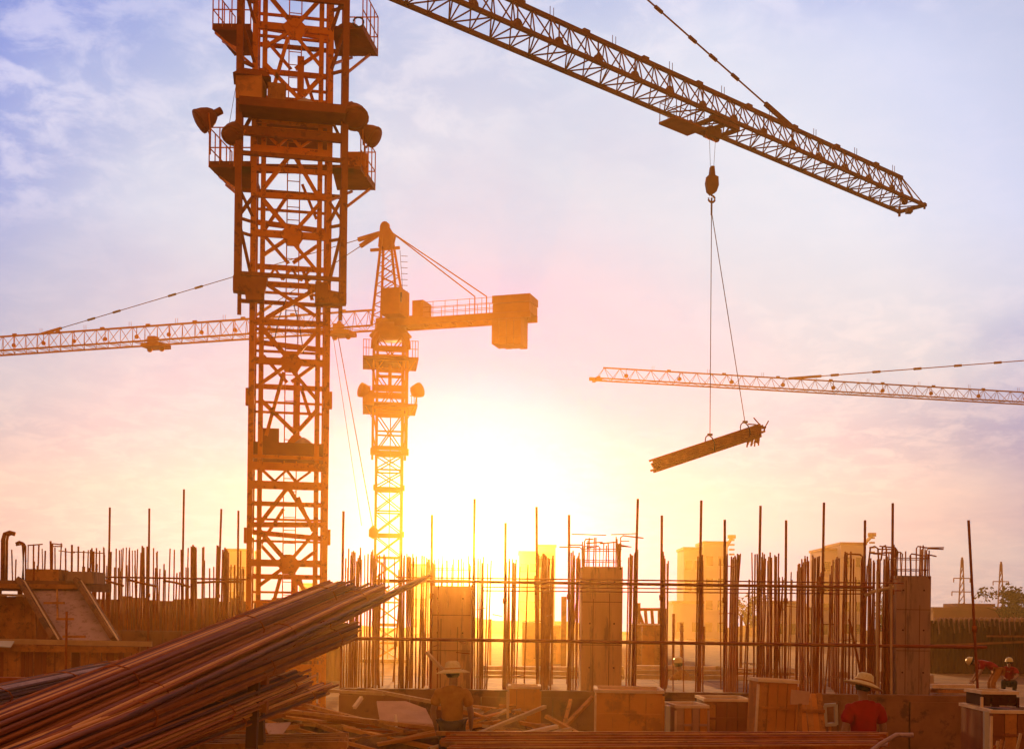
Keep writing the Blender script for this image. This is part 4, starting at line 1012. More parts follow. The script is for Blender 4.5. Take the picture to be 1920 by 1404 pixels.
stack('timber_stack', 'stack of planks with yellow-lit edges under the steel bundles', 190, 640,
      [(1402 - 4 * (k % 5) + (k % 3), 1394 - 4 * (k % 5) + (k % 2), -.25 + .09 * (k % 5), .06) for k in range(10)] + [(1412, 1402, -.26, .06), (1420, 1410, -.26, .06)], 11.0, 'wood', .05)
o = tube('bent_bar', None, [P(1610, 1432, 12), P(1650, 1394, 12), P(1680, 1377, 12), P(1712, 1377, 12)], 0.022, 'stairconc', 8); tag(o, 'pale bent bar sticking up in front of the red-shirted worker', 'bar')
o = tube('bent_bar', None, [P(1590, 1440, 12.1), P(1636, 1404, 12.1), P(1648, 1396, 12.1), P(1664, 1395, 12.1)], 0.02, 'stairconc', 8); tag(o, 'short bent bar lying lower beside the pale bent bar', 'bar')
for i, (a, b, m) in enumerate((((1890, 1412), (1914, 1374), 'palewood'), ((1872, 1412), (1878, 1386), 'wood'), ((1876, 1412), (1887, 1389), 'wood'), ((1862, 1412), (1871, 1388), 'palewood'), ((1855, 1412), (1866, 1396), 'rust'))):
    pa = P(*a, 14.2); o = bar('stake', None, (pa.x - .1, 14.2, 0.0), P(*b, 14.2), 0.035, m, 'cyl6'); tag(o, ('sunlit pale stake leaning outward in front of the white-edged box', 'short brown stake in the clump before the white-edged box', 'short brown stake in the clump before the white-edged box', 'thin pale stake at the edge of the stake clump', 'rusty stub in the clump of stakes')[i], 'stake', 'clump of stakes')

# ================================================================ formwork boxes
def fbox(name, label, x0, x1, yt, D, depth, tilt=0.0, m='ply', cat='box', zb=0.0, seams=3, rz=0.0):
    a = P(x0, yt, D); b = P(x1, yt, D); w = b.x - a.x; zt = (a.z + b.z) / 2; c = Vector(((a.x + b.x) / 2, D + depth / 2, zb))
    Bx = empty(name, c, None, label, cat)
    def T(x, y, z): return c + Matrix.Rotation(rz, 3, 'Z') @ (Matrix.Rotation(tilt, 3, 'Y') @ Vector((x, y, z)))
    h = zt - zb; mw = Matrix.Rotation(rz, 4, 'Z') @ Matrix.Rotation(tilt, 4, 'Y')
    def bb(n, cc, dims, mm):
        o = bpy.data.objects.new(n, unit('box', mm)); _link(o, Matrix.Translation(T(*cc)) @ mw @ Matrix.Diagonal((*dims, 1)), Bx)
    for k in range(seams + 1):
        ww = w / (seams + 1)
        jt = random.uniform(-.012, .012); bb('front_panel', (-w / 2 + ww * (k + .5), -depth / 2 + jt * .5, h / 2 + jt), (ww - .008 - abs(jt) * .4, .022, h - .03), m if random.random() < .65 else {'ply': 'wood', 'pinksheet': 'ply', 'hoard': 'wood'}.get(m, m))
        bb('back_panel', (-w / 2 + ww * (k + .5), depth / 2, h / 2), (ww - .008, .022, h - .03), m)
    for s in (-1, 1): bb('side_panel', (s * (w / 2 - .011), 0, h / 2), (.022, depth - .03, h - .03), m)
    for s in (-1, 1):
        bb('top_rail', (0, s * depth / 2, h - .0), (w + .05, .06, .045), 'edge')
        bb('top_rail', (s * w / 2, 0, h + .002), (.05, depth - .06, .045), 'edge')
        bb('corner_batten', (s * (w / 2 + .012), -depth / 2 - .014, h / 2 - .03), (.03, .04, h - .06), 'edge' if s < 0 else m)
    bb('lid', (0, 0, h - .03), (w - .06, depth - .06, .02), m)
    for z in (.3, .75): bb('waler', (0, -depth / 2 - .02, h * z), (w * .96, .012, .035), m)
    return Bx
fbox('formwork_box', 'large plywood formwork box with a sunlit top edge below the pale column', 1122, 1246, 1296, 18.0, 1.1, rz=R(-3))
fbox('formwork_box', 'leaning plywood box with pale edge battens near the red-shirted worker', 1411, 1484, 1276, 17.6, 0.5, R(2.5), rz=R(5))
fbox('formwork_box', 'low plywood box with pinkish front between two larger boxes', 1262, 1322, 1324, 18.6, 0.8, 0, 'pinksheet', rz=R(6))
FP = empty('form_panel', P(1520, 1380, 18.2), None, 'brown form panel of vertical boards leaning beside the leaning plywood box', 'panel')
for k in range(5):
    a_ = P(1492 + 11 * k, 1296 + random.uniform(0, 6), 18.6); bar('board', FP, (a_.x + random.uniform(-.02, .02), 18.0, 0), a_, .083, random.choice(('ply', 'wood', 'hoard')), d=.025)
for q in (.35, .8): bar('batten', FP, P(1486, 1296, 18.6).lerp(Vector((P(1486, 1296, 18.6).x, 18.0, 0)), 1 - q) - Vector((0, .03, 0)), P(1542, 1298, 18.6).lerp(Vector((P(1542, 1298, 18.6).x, 18.0, 0)), 1 - q) - Vector((0, .03, 0)), .05, 'wood', d=.03)
fbox('formwork_box', 'white-edged box in the corner behind the clump of stakes', 1868, 1960, 1334, 16.4, 1.4, 0, 'hoard', rz=R(-4))
fbox('formwork_box', 'squat plywood box half buried in the scrap heap', 955, 1012, 1288, 20.2, .6)
fbox('formwork_box', 'dark crate between the pinkish box and the leaning box', 1322, 1404, 1312, 19.4, .9, 0, 'hoard')
fbox('tool_chest', 'black chest standing on the white-edged box', 1842, 1906, 1298, 16.9, .6, 0, 'hoarddark', 'chest', ZAT(1880, 1334, 16.4) + .03)
o = prism('sheet', None, [P(1482, 1320, 17.3), P(1516, 1320, 17.3), P(1519, 1296, 17.34), P(1484, 1292, 17.34)], Vector((0, .02, 0)), 'pinksheet'); tag(o, 'small pinkish sheet fixed to the leaning plywood box', 'sheet')
tag(bar('sheet_prop', None, (P(1500, 1320, 17.32).x, 17.34, 0), P(1500, 1318, 17.32), .05, 'wood'), 'short prop under the small pinkish sheet', 'prop')
for i, (px, lab) in enumerate(((1252, 'white painted post between the large box and the low pinkish box'),)):
    tag(bar('post', None, (P(px, 1368, 17.9).x, 17.9, 0), P(px, 1322, 17.9), .07, 'lens'), lab, 'post')
FR = empty('window_frame', P(1557, 1362, 18.8), None, 'small white frame leaning behind the red-shirted worker', 'frame')
for a, b in (((1548, 1360), (1546, 1322)), ((1568, 1358), (1567, 1320)), ((1546, 1322), (1567, 1320)), ((1548, 1358), (1568, 1357))): bar('frame_bar', FR, P(*a, 18.8), P(*b, 18.8), .05, 'lens')
bar('frame_leg', FR, P(1556, 1358, 18.8), (P(1556, 1358, 18.8).x, 18.8, 0), .04, 'wood')
# white posts of the corner box
tag(bar('post', None, (P(1850, 1404, 16.1).x, 16.1, 0), P(1849, 1332, 16.1), .06, 'lens'), 'white post standing beside the white-edged box', 'post')

# ================================================================ scrap heap
random.seed(21)
HX0, HX1 = XAT(300, 19.5), XAT(1115, 19.5)
def hz_(x, y):
    u = (x - HX0) / (HX1 - HX0); v = (y - 17.6) / 4.0
    if not (0 < u < 1 and 0 < v < 1): return -0.1
    e = min(1, 5 * u, 5 * (1 - u)); return -0.1 + (0.85 + 0.18 * math.sin(9 * u) + 0.1 * math.sin(23 * u + 2)) * e * math.sin(math.pi * v) ** 0.6
nx, ny = 60, 24; vv = []
for j in range(ny + 1):
    for i in range(nx + 1):
        x = HX0 + (HX1 - HX0) * i / nx; y = 17.6 + 4.0 * j / ny; vv.append((x, y, hz_(x, y) + (random.uniform(-.05, .05) if 0 < i < nx and 0 < j < ny else 0)))
ff = [(j * (nx + 1) + i, j * (nx + 1) + i + 1, (j + 1) * (nx + 1) + i + 1, (j + 1) * (nx + 1) + i) for j in range(ny) for i in range(nx)]
tag(meshobj('rubble', None, vv, ff, 'earth', False), 'mound of earth and rubble under the scrap timber', 'rubble', kind='stuff')
LPL = ('weathered plank lying on the scrap heap', 'scrap planks')
def plank(a, b, w, th, m, label=None, sh='box'):
    o = bar('plank', None, a, b, w, m, sh, d=th, up=EZ); tag(o, label or LPL[0], 'plank', None if label else LPL[1]); return o
for k in range(70):
    x = random.uniform(HX0 + .8, HX1 - .9); y = random.uniform(18.2, 20.6); L = random.uniform(.9, 2.6); t = random.gauss(0, .5)
    dx, dy = math.cos(t) * L / 2, math.sin(t) * L / 2
    if not (17.7 < y - abs(dy) and y + abs(dy) < 21.5): dy *= .3
    xa, xb_ = max(HX0 + .2, x - dx), min(HX1 - .2, x + dx)
    za, zc = hz_(xa, y - dy), hz_(xb_, y + dy); zm = hz_(x, y); lift = max(0.03, zm - (za + zc) / 2 + .03) * .8
    plank((xa, y - dy, max(za, 0) + lift), (xb_, y + dy, max(zc, 0) + lift), random.uniform(.06, .16), random.uniform(.03, .06), random.choice(('wood', 'wood', 'palewood', 'rust', 'ply')))
def pl(a, b, D0, D1, w, m, label): plank(P(*a, D0), P(*b, D1), w, .05, m, label)
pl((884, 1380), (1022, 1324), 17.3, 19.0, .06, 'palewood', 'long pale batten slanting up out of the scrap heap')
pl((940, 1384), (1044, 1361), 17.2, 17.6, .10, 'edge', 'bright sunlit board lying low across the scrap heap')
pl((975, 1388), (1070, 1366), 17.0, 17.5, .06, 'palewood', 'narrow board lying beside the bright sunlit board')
pl((1024, 1342), (1090, 1378), 17.9, 17.5, .07, 'wood', 'dark board leaning down against the crossed sticks')
pl((1056, 1364), (1070, 1312), 18.0, 18.6, .05, 'wood', 'upright stick of the crossed sticks at the heap end')
pl((1058, 1362), (1112, 1306), 18.0, 18.8, .06, 'wood', 'slanting stick of the crossed sticks at the heap end')
pl((560, 1318), (760, 1370), 18.6, 17.6, .09, 'wood', 'long dark plank sloping down through the middle of the heap')
pl((520, 1330), (880, 1372), 18.2, 17.3, .10, 'wood', 'longest plank lying along the front of the heap')
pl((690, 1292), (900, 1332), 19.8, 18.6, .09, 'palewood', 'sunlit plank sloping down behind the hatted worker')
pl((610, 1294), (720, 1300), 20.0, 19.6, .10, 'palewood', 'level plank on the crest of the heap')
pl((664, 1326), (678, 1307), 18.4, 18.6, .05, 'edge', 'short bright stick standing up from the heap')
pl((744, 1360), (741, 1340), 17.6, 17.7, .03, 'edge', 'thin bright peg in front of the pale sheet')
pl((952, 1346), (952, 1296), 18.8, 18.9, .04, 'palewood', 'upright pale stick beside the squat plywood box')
pl((800, 1222), (836, 1262), 19.5, 19.2, .04, 'palewood', 'thin stick leaning above the shaded worker\'s hat')
o = prism('tarpaulin_sheet', None, [P(712, 1352, 18.0), P(812, 1358, 17.8), P(798, 1330, 18.4), P(760, 1316, 18.6), P(706, 1316, 18.6)], Vector((0, .02, .02)), 'pinksheet'); tag(o, 'pale sheet draped over the scrap heap beside the hatted worker', 'sheet')
o = prism('sheet_scrap', None, [P(350, 1350, 16.4), P(396, 1346, 16.4), P(404, 1378, 16.3), P(370, 1380, 16.3)], Vector((0, .02, .02)), 'pinksheet'); tag(o, 'ragged pale sheet caught under the steel bundles', 'sheet')
tag(bar('post', None, (P(385, 1360, 16.45).x, 16.45, 0), P(385, 1340, 16.45), .08, 'wood'), 'stub post behind the ragged pale sheet', 'post')
o = prism('sheet_scrap', None, [P(495, 1358, 17.4), P(545, 1356, 17.4), P(530, 1376, 17.2), P(505, 1378, 17.2)], Vector((0, .02, .02)), 'stairconc'); tag(o, 'small folded sheet at the foot of the scrap heap', 'sheet')

# ================================================================ yard clutter beyond the foundation
random.seed(31)
def beamstack(px0, px1, py, D, h, m, label):
    T = empty('timber_stack', (XAT((px0 + px1) / 2, D), D, 0), None, label, 'timber stack')
    zt = ZAT((px0 + px1) / 2, py, D); n = max(1, int(zt / .12))
    xa, xb_ = XAT(px0, D), XAT(px1, D)
    for k in range(n):
        z = zt - .06 - k * (zt / n)
        for q in range(2):
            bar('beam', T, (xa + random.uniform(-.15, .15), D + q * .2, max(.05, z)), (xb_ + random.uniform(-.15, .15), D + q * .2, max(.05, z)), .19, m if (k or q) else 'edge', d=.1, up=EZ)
beamstack(1195, 1350, 1247, 34, .3, 'palewood', 'stack of pale beams behind the pale column')
beamstack(1370, 1500, 1252, 36, .3, 'wood', 'stack of brown beams behind the starter bars')
beamstack(900, 1080, 1248, 33, .3, 'palewood', 'sunlit stack of boards beyond the washed out column')
beamstack(1380, 1530, 1266, 32, .3, 'palewood', 'low stack of sunlit planks before the brown beams')
beamstack(1755, 1830, 1282, 33, .3, 'wood', 'low dark stack of planks beside the bending worker')
BKc = fbox('formwork_box', 'orange formwork block standing beyond the starter bars', 1192, 1240, 1170, 40, 2.0, 0, 'ply')
fbox('formwork_box', 'small site hut beyond the washed out column', 980, 1020, 1166, 60, 3, 0, 'ply', 'hut')
fbox('formwork_box', 'second small hut farther along the yard', 1034, 1052, 1172, 66, 3, 0, 'ply', 'hut')
SC = empty('scaffold', (XAT(1220, 41), 41.5, 0), None, 'short slanted scaffold frame on the orange formwork block', 'scaffold')
for a, b in (((1196, 1142), (1240, 1142)), ((1196, 1144), (1206, 1170)), ((1210, 1144), (1212, 1170)), ((1222, 1144), (1224, 1170)), ((1236, 1144), (1236, 1170)), ((1198, 1130), (1198, 1170))): bar('scaffold_bar', SC, P(*a, 41), P(*b, 41), .10, 'rust')
for i, (px, yt, D) in enumerate(((1250, 1140, 44), (1263, 1150, 44), (1278, 1168, 44), (1320, 1174, 48), (1390, 1152, 45), (1055, 1118, 42), (1060, 1118, 42), (920, 1160, 50))):
    tag(bar('site_post', None, (XAT(px, D), D, 0), P(px, yt, D), .09, 'rust'), 'thin bare post standing in the yard beyond the foundation', 'post', 'posts in the yard')
for k in range(40):
    D = random.uniform(31, 58); px = random.uniform(650, 1760); w = random.uniform(.3, .9); hh = random.uniform(.15, .6)
    o = blk('concrete_lump', None, (XAT(px, D), D, hh / 2 - .04), (w, w * random.uniform(.5, 1), hh), random.choice(('concrete', 'concrete2', 'palewood')), random.uniform(0, 3), random.uniform(-.1, .1)); tag(o, 'offcut block lying in the yard beyond the foundation', 'block', 'yard offcuts')

# ================================================================ people
def skin_mesh(name, verts, edges, radii, root, m, sub=2, folds=0.0):
    me = bpy.data.meshes.new(name); me.from_pydata(verts, edges, []); me.update()
    o = bpy.data.objects.new(name + '_tmp', me); COL.objects.link(o)
    sk = o.modifiers.new('s', 'SKIN'); sk.use_smooth_shade = True; sk.branch_smoothing = 0.6
    sub_ = o.modifiers.new('d', 'SUBSURF'); sub_.levels = sub; sub_.render_levels = sub
    lay = me.skin_vertices[0].data if len(me.skin_vertices) else None
    if lay is None:
        bm = bmesh.new(); bm.from_mesh(me); bm.verts.layers.skin.verify(); bm.to_mesh(me); bm.free(); lay = me.skin_vertices[0].data
    for i, r in enumerate(radii):
        lay[i].radius = r if isinstance(r, tuple) else (r, r); lay[i].use_root = (i == root)
    dg = bpy.context.evaluated_depsgraph_get(); dg.update()
    out = bpy.data.meshes.new_from_object(o.evaluated_get(dg), depsgraph=dg)
    bpy.data.objects.remove(o); bpy.data.meshes.remove(me)
    if folds:
        from mathutils import noise
        for v in out.vertices:
            c = v.co; n_ = noise.noise(Vector((c.x * 9 + c.z * 5, c.y * 9, c.z * 13 - abs(c.x) * 12))) + .5 * noise.noise(Vector((c.x * 22, c.y * 22, c.z * 30)))
            v.co = c + v.normal * n_ * folds
    out.name = name; out.materials.clear(); out.materials.append(MT[m])
    for p in out.polygons: p.use_smooth = True
    return out
POSES = {
    'stand': dict(pel=(0, 0, .95), spi=(0, .0, 1.12), che=(0, -.01, 1.33), nek=(0, .0, 1.49), hl=(0, .02, 1.56), hm=(0, .02, 1.64), ht=(0, .015, 1.71),
                  sl=(-.19, -.01, 1.40), el=(-.27, -.03, 1.13), wl=(-.25, .08, .90), sr=(.19, -.01, 1.40), er=(.27, -.03, 1.13), wr=(.25, .10, .91),
                  jl=(-.10, 0, .92), kl=(-.12, .02, .50), al=(-.13, -.01, .09), tl=(-.15, .15, .04), jr=(.10, 0, .92), kr=(.12, .03, .50), ar=(.14, -.01, .09), tr=(.16, .15, .04)),
    'bend': dict(pel=(0, -.15, .88), spi=(0, .02, 1.02), che=(0, .26, 1.10), nek=(0, .42, 1.10), hl=(0, .50, 1.09), hm=(0, .57, 1.11), ht=(0, .63, 1.14),
                 sl=(-.19, .30, 1.10), el=(-.24, .36, .82), wl=(-.18, .50, .60), sr=(.19, .30, 1.10), er=(.24, .36, .82), wr=(.18, .50, .60),
                 jl=(-.10, -.15, .86), kl=(-.13, .02, .48), al=(-.13, -.08, .09), tl=(-.15, .10, .04), jr=(.10, -.15, .86), kr=(.13, .06, .48), ar=(.14, -.02, .09), tr=(.16, .15, .04)),
    'squat': dict(pel=(0, -.18, .42), spi=(0, -.12, .60), che=(0, .0, .80), nek=(0, .07, .95), hl=(0, .11, 1.02), hm=(0, .12, 1.09), ht=(0, .12, 1.16),
                  sl=(-.19, .02, .87), el=(-.25, .20, .66), wl=(-.14, .40, .58), sr=(.19, .02, .87), er=(.25, .20, .66), wr=(.14, .40, .58),
                  jl=(-.11, -.16, .40), kl=(-.18, .22, .46), al=(-.16, .0, .09), tl=(-.18, .17, .04), jr=(.11, -.16, .40), kr=(.18, .22, .46), ar=(.16, .0, .09), tr=(.18, .17, .04)),
}
def person(pose, loc, heading, scale, label, shirt, trousers, hat, hat_tilt=(0, 0), head_h=None):
    J = {k: Vector(v) for k, v in POSES[pose].items()}
    G = empty('person', loc, None, label, 'person')
    MW = Matrix.Translation(loc) @ Matrix.Rotation(heading, 4, 'Z') @ Matrix.Scale(scale, 4)
    names = list(J); V = [J[k] for k in names]; ix = {k: i for i, k in enumerate(names)}
    rad = dict(pel=(.15, .12), spi=(.14, .10), che=(.12, .085), nek=.055, hl=(.068, .075), hm=(.078, .095), ht=(.055, .07), sl=.05, el=.044, wl=.03, sr=.05, er=.047, wr=.03,
               jl=.09, kl=.06, al=.045, tl=.035, jr=.09, kr=.06, ar=.045, tr=.035)
    Rr = [rad[k] for k in names]
    E_ = [('pel', 'spi'), ('spi', 'che'), ('che', 'nek'), ('nek', 'hl'), ('hl', 'hm'), ('hm', 'ht'), ('che', 'sl'), ('sl', 'el'), ('el', 'wl'), ('che', 'sr'), ('sr', 'er'), ('er', 'wr'),
          ('pel', 'jl'), ('jl', 'kl'), ('kl', 'al'), ('al', 'tl'), ('pel', 'jr'), ('jr', 'kr'), ('kr', 'ar'), ('ar', 'tr')]
    E_ = [(ix[a], ix[b]) for a, b in E_]
    # nose and hands with five fingers
    fwd = (J['hm'] - J['nek']).cross(Vector((1, 0, 0))) * -1
    fwd = Vector((0, 1, 0)) if pose != 'bend' else Vector((0, .55, -.83))
    V.append(J['hl'].lerp(J['hm'], .5) + fwd * .11); Rr.append(.012); E_.append((ix['hm'], len(V) - 1))
    for s, w, e in ((-1, 'wl', 'el'), (1, 'wr', 'er')):
        d = (J[w] - J[e]).normalized(); sd = Vector((0, 1, 0)); sd = (sd - d * sd.dot(d)).normalized(); inn = d.cross(sd)
        V.append(J[w] + d * .07); pi = len(V) - 1; Rr.append((.022, .036)); E_.append((ix[w], pi))
        for f, (off, ln) in enumerate(((.033, .075), (.011, .085), (-.011, .08), (-.033, .06))):
            b0 = V[pi] + d * .03 + sd * off; V.append(b0); Rr.append(.0095); E_.append((pi, len(V) - 1))
            V.append(b0 + d * ln * .55 + inn * .008 * -s); Rr.append(.009); E_.append((len(V) - 2, len(V) - 1))
            V.append(b0 + d * ln * .9 + inn * .035 * -s); Rr.append(.0075); E_.append((len(V) - 2, len(V) - 1))
        V.append(J[w] + d * .045 + sd * .05); Rr.append(.011); E_.append((pi, len(V) - 1))
        V.append(J[w] + d * .09 + sd * .068); Rr.append(.009); E_.append((len(V) - 2, len(V) - 1))
    def put(name, me): 
        o = bpy.data.objects.new(name, me); return _link(o, MW, G)
    put('body', skin_mesh('body', V, E_, Rr, ix['pel'], 'skin'))
    # shirt
    sh = [J['pel'] + Vector((0, 0, -.04)), J['spi'], J['che'], J['nek'] + Vector((0, 0, -.01)), J['sl'] + Vector((.0, 0, .0)), J['sl'].lerp(J['el'], .8), J['sr'], J['sr'].lerp(J['er'], .8)]
    put('shirt', skin_mesh('shirt', sh, [(0, 1), (1, 2), (2, 3), (2, 4), (4, 5), (2, 6), (6, 7)], [(.185, .145), (.175, .13), (.20, .145), (.085, .08), .095, .08, .095, .08], 0, shirt, 3, .014))
    tr = [J['pel'] + Vector((0, 0, .03)), J['jl'], J['kl'], J['al'] + Vector((0, 0, .03)), J['jr'], J['kr'], J['ar'] + Vector((0, 0, .03))]
    put('trousers', skin_mesh('trousers', tr, [(0, 1), (1, 2), (2, 3), (0, 4), (4, 5), (5, 6)], [(.17, .135), .105, .08, .07, .105, .08, .07], 0, trousers, 3, .010))
    for a, t in (('al', 'tl'), ('ar', 'tr')):
        put('shoe', skin_mesh('shoe', [J[a] + Vector((0, -.05, -.045)), J[t] + Vector((0, .03, 0))], [(0, 1)], [(.05, .042), (.046, .036)], 0, 'hair', 1))
    # hair cap and headwear
    axis = (J['ht'] - J['hl']).normalized(); hc = MW @ J['hm']; ax = (MW.to_3x3() @ axis).normalized()
    ax = (Matrix.Rotation(hat_tilt[0], 3, 'Y') @ Matrix.Rotation(hat_tilt[1], 3, 'X')) @ ax
    k = scale
    h0 = hc + ax * .005 * k
    hr = lathe('hair', G, h0 - ax * .05 * k, ax, [(.07 * k, 0), (.094 * k, .03 * k), (.098 * k, .07 * k), (.09 * k, .11 * k), (.05 * k, .145 * k), (.01, .155 * k)], 'hair', 14)
    if hat == 'straw':
        prof = [(.235 * k, -.035 * k), (.245 * k, -.03 * k), (.18 * k, .0), (.118 * k, .022 * k), (.108 * k, .07 * k), (.095 * k, .112 * k), (.06 * k, .135 * k), (.012 * k, .138 * k)]
        ht = lathe('straw_hat', G, h0 + ax * .045 * k, ax, prof, 'straw', 26)
        lathe('hat_band', ht, h0 + ax * .068 * k, ax, [(.119 * k, 0), (.116 * k, .018 * k)], 'wood', 26)
    elif hat == 'helmet':
        ht = lathe('helmet', G, h0 + ax * .02 * k, ax, [(.125 * k, 0), (.13 * k, .01 * k), (.115 * k, .02 * k), (.11 * k, .07 * k), (.08 * k, .12 * k), (.03 * k, .14 * k), (.01, .142 * k)], 'helmet', 18)
    for s in (-1, 1):
        e = MW @ (J['hm'] + fwd * .082 + Vector((s * .032, 0, 0)) - Vector((0, 0, .005)))
        blk('eye', G, e, (.018 * k,) * 3, 'hair', shape='ball')
    return G
pm1 = P(1618, 1404, 15.0)
person('stand', (pm1.x, 15.0, 0), R(14), .985, 'worker in a dark red shirt and straw hat seen from behind', 'redcloth', 'bluecloth', 'straw', (R(15), R(-6)))
pm2 = P(847, 1404, 17.0)
person('stand', (pm2.x, 17.0, 0), R(-8), .99, 'shaded worker in a brown shirt and straw hat beside the scrap heap', 'browncloth', 'bluecloth', 'straw', (R(-3), R(-4)))
person('squat', (XAT(1282, 31), 31.0, 0.04), R(50), 1.16, 'worker in a helmet squatting over the yard behind the pale column', 'browncloth', 'bluecloth', 'helmet')
person('bend', (XAT(1862, 38), 38.0, 0.06), R(80), 1.08, 'stooping worker in a pale helmet by the dark hoarding, his back to the sun', 'redcloth', 'browncloth', 'helmet')
person('squat', (XAT(1893, 41), 41.0, 0.05), R(160), 1.02, 'squatting worker in a red shirt by the dark hoarding', 'redcloth', 'bluecloth', 'helmet')

# ================================================================ far buildings
def building(label, blocks, D, roofbits=(), wm='plaster', storeys=4, cat='building'):
    x = sum((b[0] + b[1]) / 2 for b in blocks) / len(blocks)
    B = empty('apartment_building', (XAT(x, D), D, 0), None, label, cat)
    for (x0, x1, yt, off, dep) in blocks:
        dep *= .7; off *= .7; DD = D + off; a, b = XAT(x0, DD), XAT(x1, DD); zt = ZAT((x0 + x1) / 2, yt, DD); w = b - a
        blk('wall', B, ((a + b) / 2, DD + dep / 2, zt / 2 - .1), (w, dep, zt + .2), wm)
        blk('parapet', B, ((a + b) / 2, DD + dep / 2, zt + .1), (w + .3, dep + .3, .35), 'roof')
        nwin = max(2, int(w / 1.9)); ns = max(1, int(zt / 3))
        for s in range(ns):
            for k in range(nwin):
                wx = a + w * (k + .5) / nwin; wz = 1.6 + s * (zt - 1) / ns
                f = blk('window', B, (wx, DD - .02, wz), (.95, .08, 1.3), 'glass')
                blk('sill', f, (wx, DD - .1, wz - .72), (1.15, .2, .1), wm)
    for (px, y0, y1, w) in roofbits: bar('roof_mast', B, P(px, y0, D + 2), P(px, y1, D + 2), w, 'roof')
    return B
building('pinkish stepped tower block with a taller flat-roofed half', [(1281, 1316, 1029, 0, 10), (1318, 1363, 1018, -2, 10), (1262, 1318, 1130, -8, 8)], 172)
building('mauve tower block behind the rebar, its roof stepping up once', [(1540, 1578, 1031, 0, 10), (1575, 1622, 1020, -3, 12)], 172)
building('pale block beside the crane mast, almost lost in haze', [(424, 462, 1032, 0, 10)], 172)
building('faint stepped block dissolving in the glare beside the sun', [(972, 1006, 1036, 0, 10), (1008, 1040, 1024, 2, 10)], 182)
building('small hazy block between the second crane and the sun', [(770, 800, 1060, 0, 10), (560, 590, 1096, 6, 8)], 186)
building('low brown terrace seen through the starter bars', [(1446, 1500, 1130, 0, 9), (1500, 1560, 1142, 3, 9)], 150)
building('long low mauve shed with a flat roof beyond the dark hoarding', [(1750, 1990, 1144, 0, 10), (1798, 1862, 1136, 6, 6)], 125, wm='roof')
# roof-top mast with a round top, above the rebar
for i, (px, y0, y1, lab) in enumerate(((1372, 1046, 1008, 'slender lattice aerial beside the pinkish tower block'), (1635, 1046, 1004, 'slender lattice aerial beside the mauve tower block'))):
    A = empty('roof_aerial', P(px, 1150, 176) * 1.0, None, lab, 'aerial')
    bar('mast', A, (XAT(px, 178), 240, 0), P(px, y1, 178), .35, 'roof')
    for k in range(4): bar('rung', A, P(px - 5, y1 + 4 + k * 9, 178), P(px + 5, y1 + 4 + k * 9, 178), .25, 'roof')
    blk('head', A, P(px, y1 - 2, 178), (1.2, 1.2, .5), 'roof', shape='cyl10')
# pylons
for px, yt, D, lab in ((1804, 1049, 150, 'tall thin pylon standing behind the long mauve shed'), (1877, 1057, 158, 'thin pylon rising from behind the tree')):
    Y_ = empty('power_pylon', (XAT(px, D, 1100), D, 0), None, lab, 'pylon'); t = P(px, yt, D); x = t.x
    for s in (-1, 1): bar('pylon_leg', Y_, (x + s * .55, D, 0), (x + s * .1, D, t.z), .13, 'roof')
    bar('pylon_top', Y_, (x, D, t.z - 1), (x, D, t.z + .3), .2, 'roof')
    for k in range(12): bar('pylon_brace', Y_, (x - .5 * (1 - k / 13), D, k * t.z / 12), (x + .5 * (1 - k / 13), D, (k + 1) * t.z / 12), .08, 'roof')
    for k, w in ((.78, 1.0), (.62, 1.2), (.46, 1.0)):
        bar('cross_arm', Y_, (x - w, D, t.z * k), (x + w, D, t.z * k), .12, 'roof')
        for s in (-1, 1): bar('insulator', Y_, (x + s * w, D, t.z * k), (x + s * w, D, t.z * k - .5), .1, 'roof')
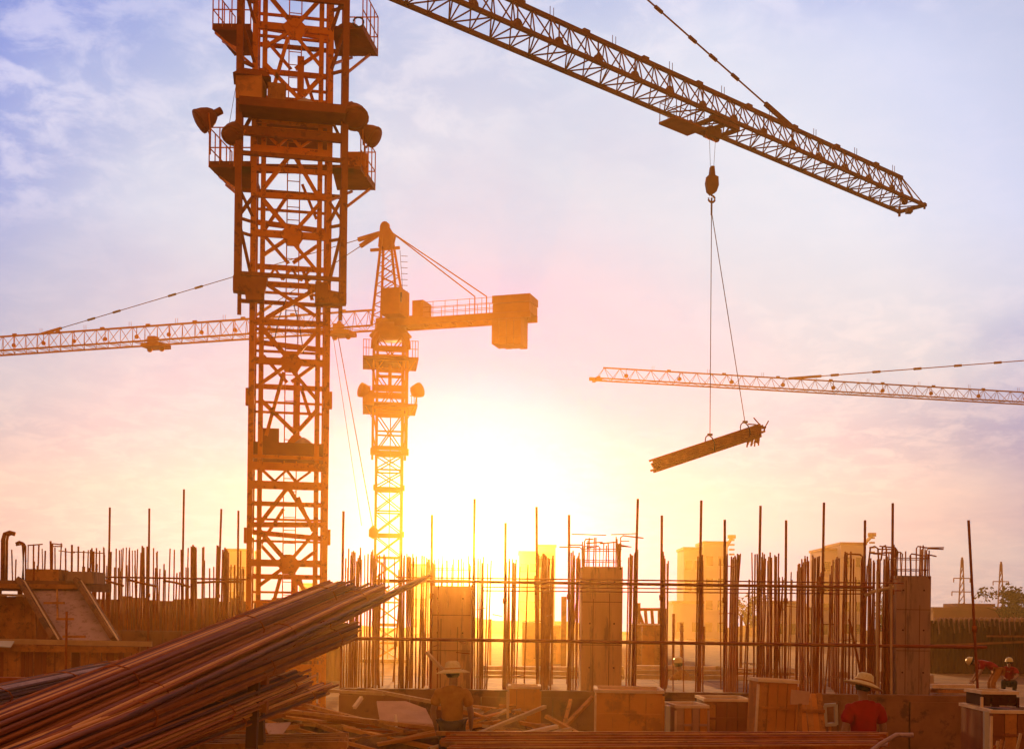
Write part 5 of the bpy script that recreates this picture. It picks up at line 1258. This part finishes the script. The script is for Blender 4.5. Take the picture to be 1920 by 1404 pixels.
# trees
def tree(px, py, D, w, h, label, seed, n=900):
    random.seed(seed); c = P(px, py, D); T = empty('tree', (c.x, D, 0), None, label, 'tree')
    tube('trunk', T, [(c.x, D, -.1), (c.x + .1, D, c.z * .5), (c.x, D, c.z)], .28, 'bark', 7, .12)
    for k in range(6):
        a = k * 1.05; e = Vector((c.x + math.cos(a) * w * .6, D + math.sin(a) * w * .4, c.z + h * random.uniform(-.2, .5)))
        tube('limb', T, [(c.x, D, c.z * .6), (Vector((c.x, D, c.z * .75)) + e) / 2 + Vector((0, 0, .2)), e], .1, 'bark', 5, .03)
    vv, ff = [], []
    lobes = [(Vector((c.x + random.uniform(-1, 1) * w * .75, D + random.uniform(-.6, .6) * w, c.z + random.uniform(-.35, .75) * h)), random.uniform(.22, .45)) for _ in range(11)]
    for i in range(n):
        lc, lr = random.choice(lobes); q = Vector((random.gauss(0, 1), random.gauss(0, 1), random.gauss(0, .7))).normalized() * random.random() ** .4
        p = lc + Vector((q.x * lr * w, q.y * lr * w, q.z * lr * h * 1.1)); s = random.uniform(.10, .26)
        u = Vector((random.gauss(0, 1), random.gauss(0, 1), random.gauss(0, 1))).normalized(); v_ = u.orthogonal().normalized()
        b = len(vv); vv += [p + u * s, p + v_ * s * .6, p - u * s, p - v_ * s * .6]; ff.append((b, b + 1, b + 2, b + 3))
    meshobj('crown', T, vv, ff, 'leaf')
tree(1884, 1136, 118, 2.9, 1.9, 'spreading tree behind the long mauve shed', 4)
tree(1925, 1140, 120, 2.4, 1.6, 'second tree at the end of the mauve shed', 5)
tree(1400, 1150, 125, 1.8, 2.2, 'round hazy tree between the tower block and the starter bars', 6, 700)
tree(1668, 1150, 120, 1.5, 2.6, 'narrow pale tree seen beside the brown column', 8, 600)

# ================================================================ hazy air
hz = blk('haze', None, (0, 100, 12.4), (330, 240, 26.8), 'earth')
hz.data = hz.data.copy(); hz.data.materials.clear()
hm = bpy.data.materials.new('hazy_air'); hm.use_nodes = True
hn = hm.node_tree; hn.nodes.remove(hn.nodes['Principled BSDF'])
pv = N(hn, 'ShaderNodeVolumePrincipled')
pd = N(hn, 'ShaderNodeVolumePrincipled')          # larger droplets: the narrow forward peak round the sun
pd.inputs['Color'].default_value = (1.0, 0.78, 0.5, 1); pd.inputs['Density'].default_value = 0.00013; pd.inputs['Anisotropy'].default_value = 0.975
ad = N(hn, 'ShaderNodeAddShader'); hn.links.new(pv.outputs[0], ad.inputs[0]); hn.links.new(pd.outputs[0], ad.inputs[1])
hn.links.new(ad.outputs[0], hn.nodes['Material Output'].inputs['Volume'])
pv.inputs['Color'].default_value = (*HAZE_COLOR, 1); pv.inputs['Density'].default_value = HAZE_DENSITY; pv.inputs['Anisotropy'].default_value = HAZE_G
hz.data.materials.append(hm); tag(hz, kind='stuff')
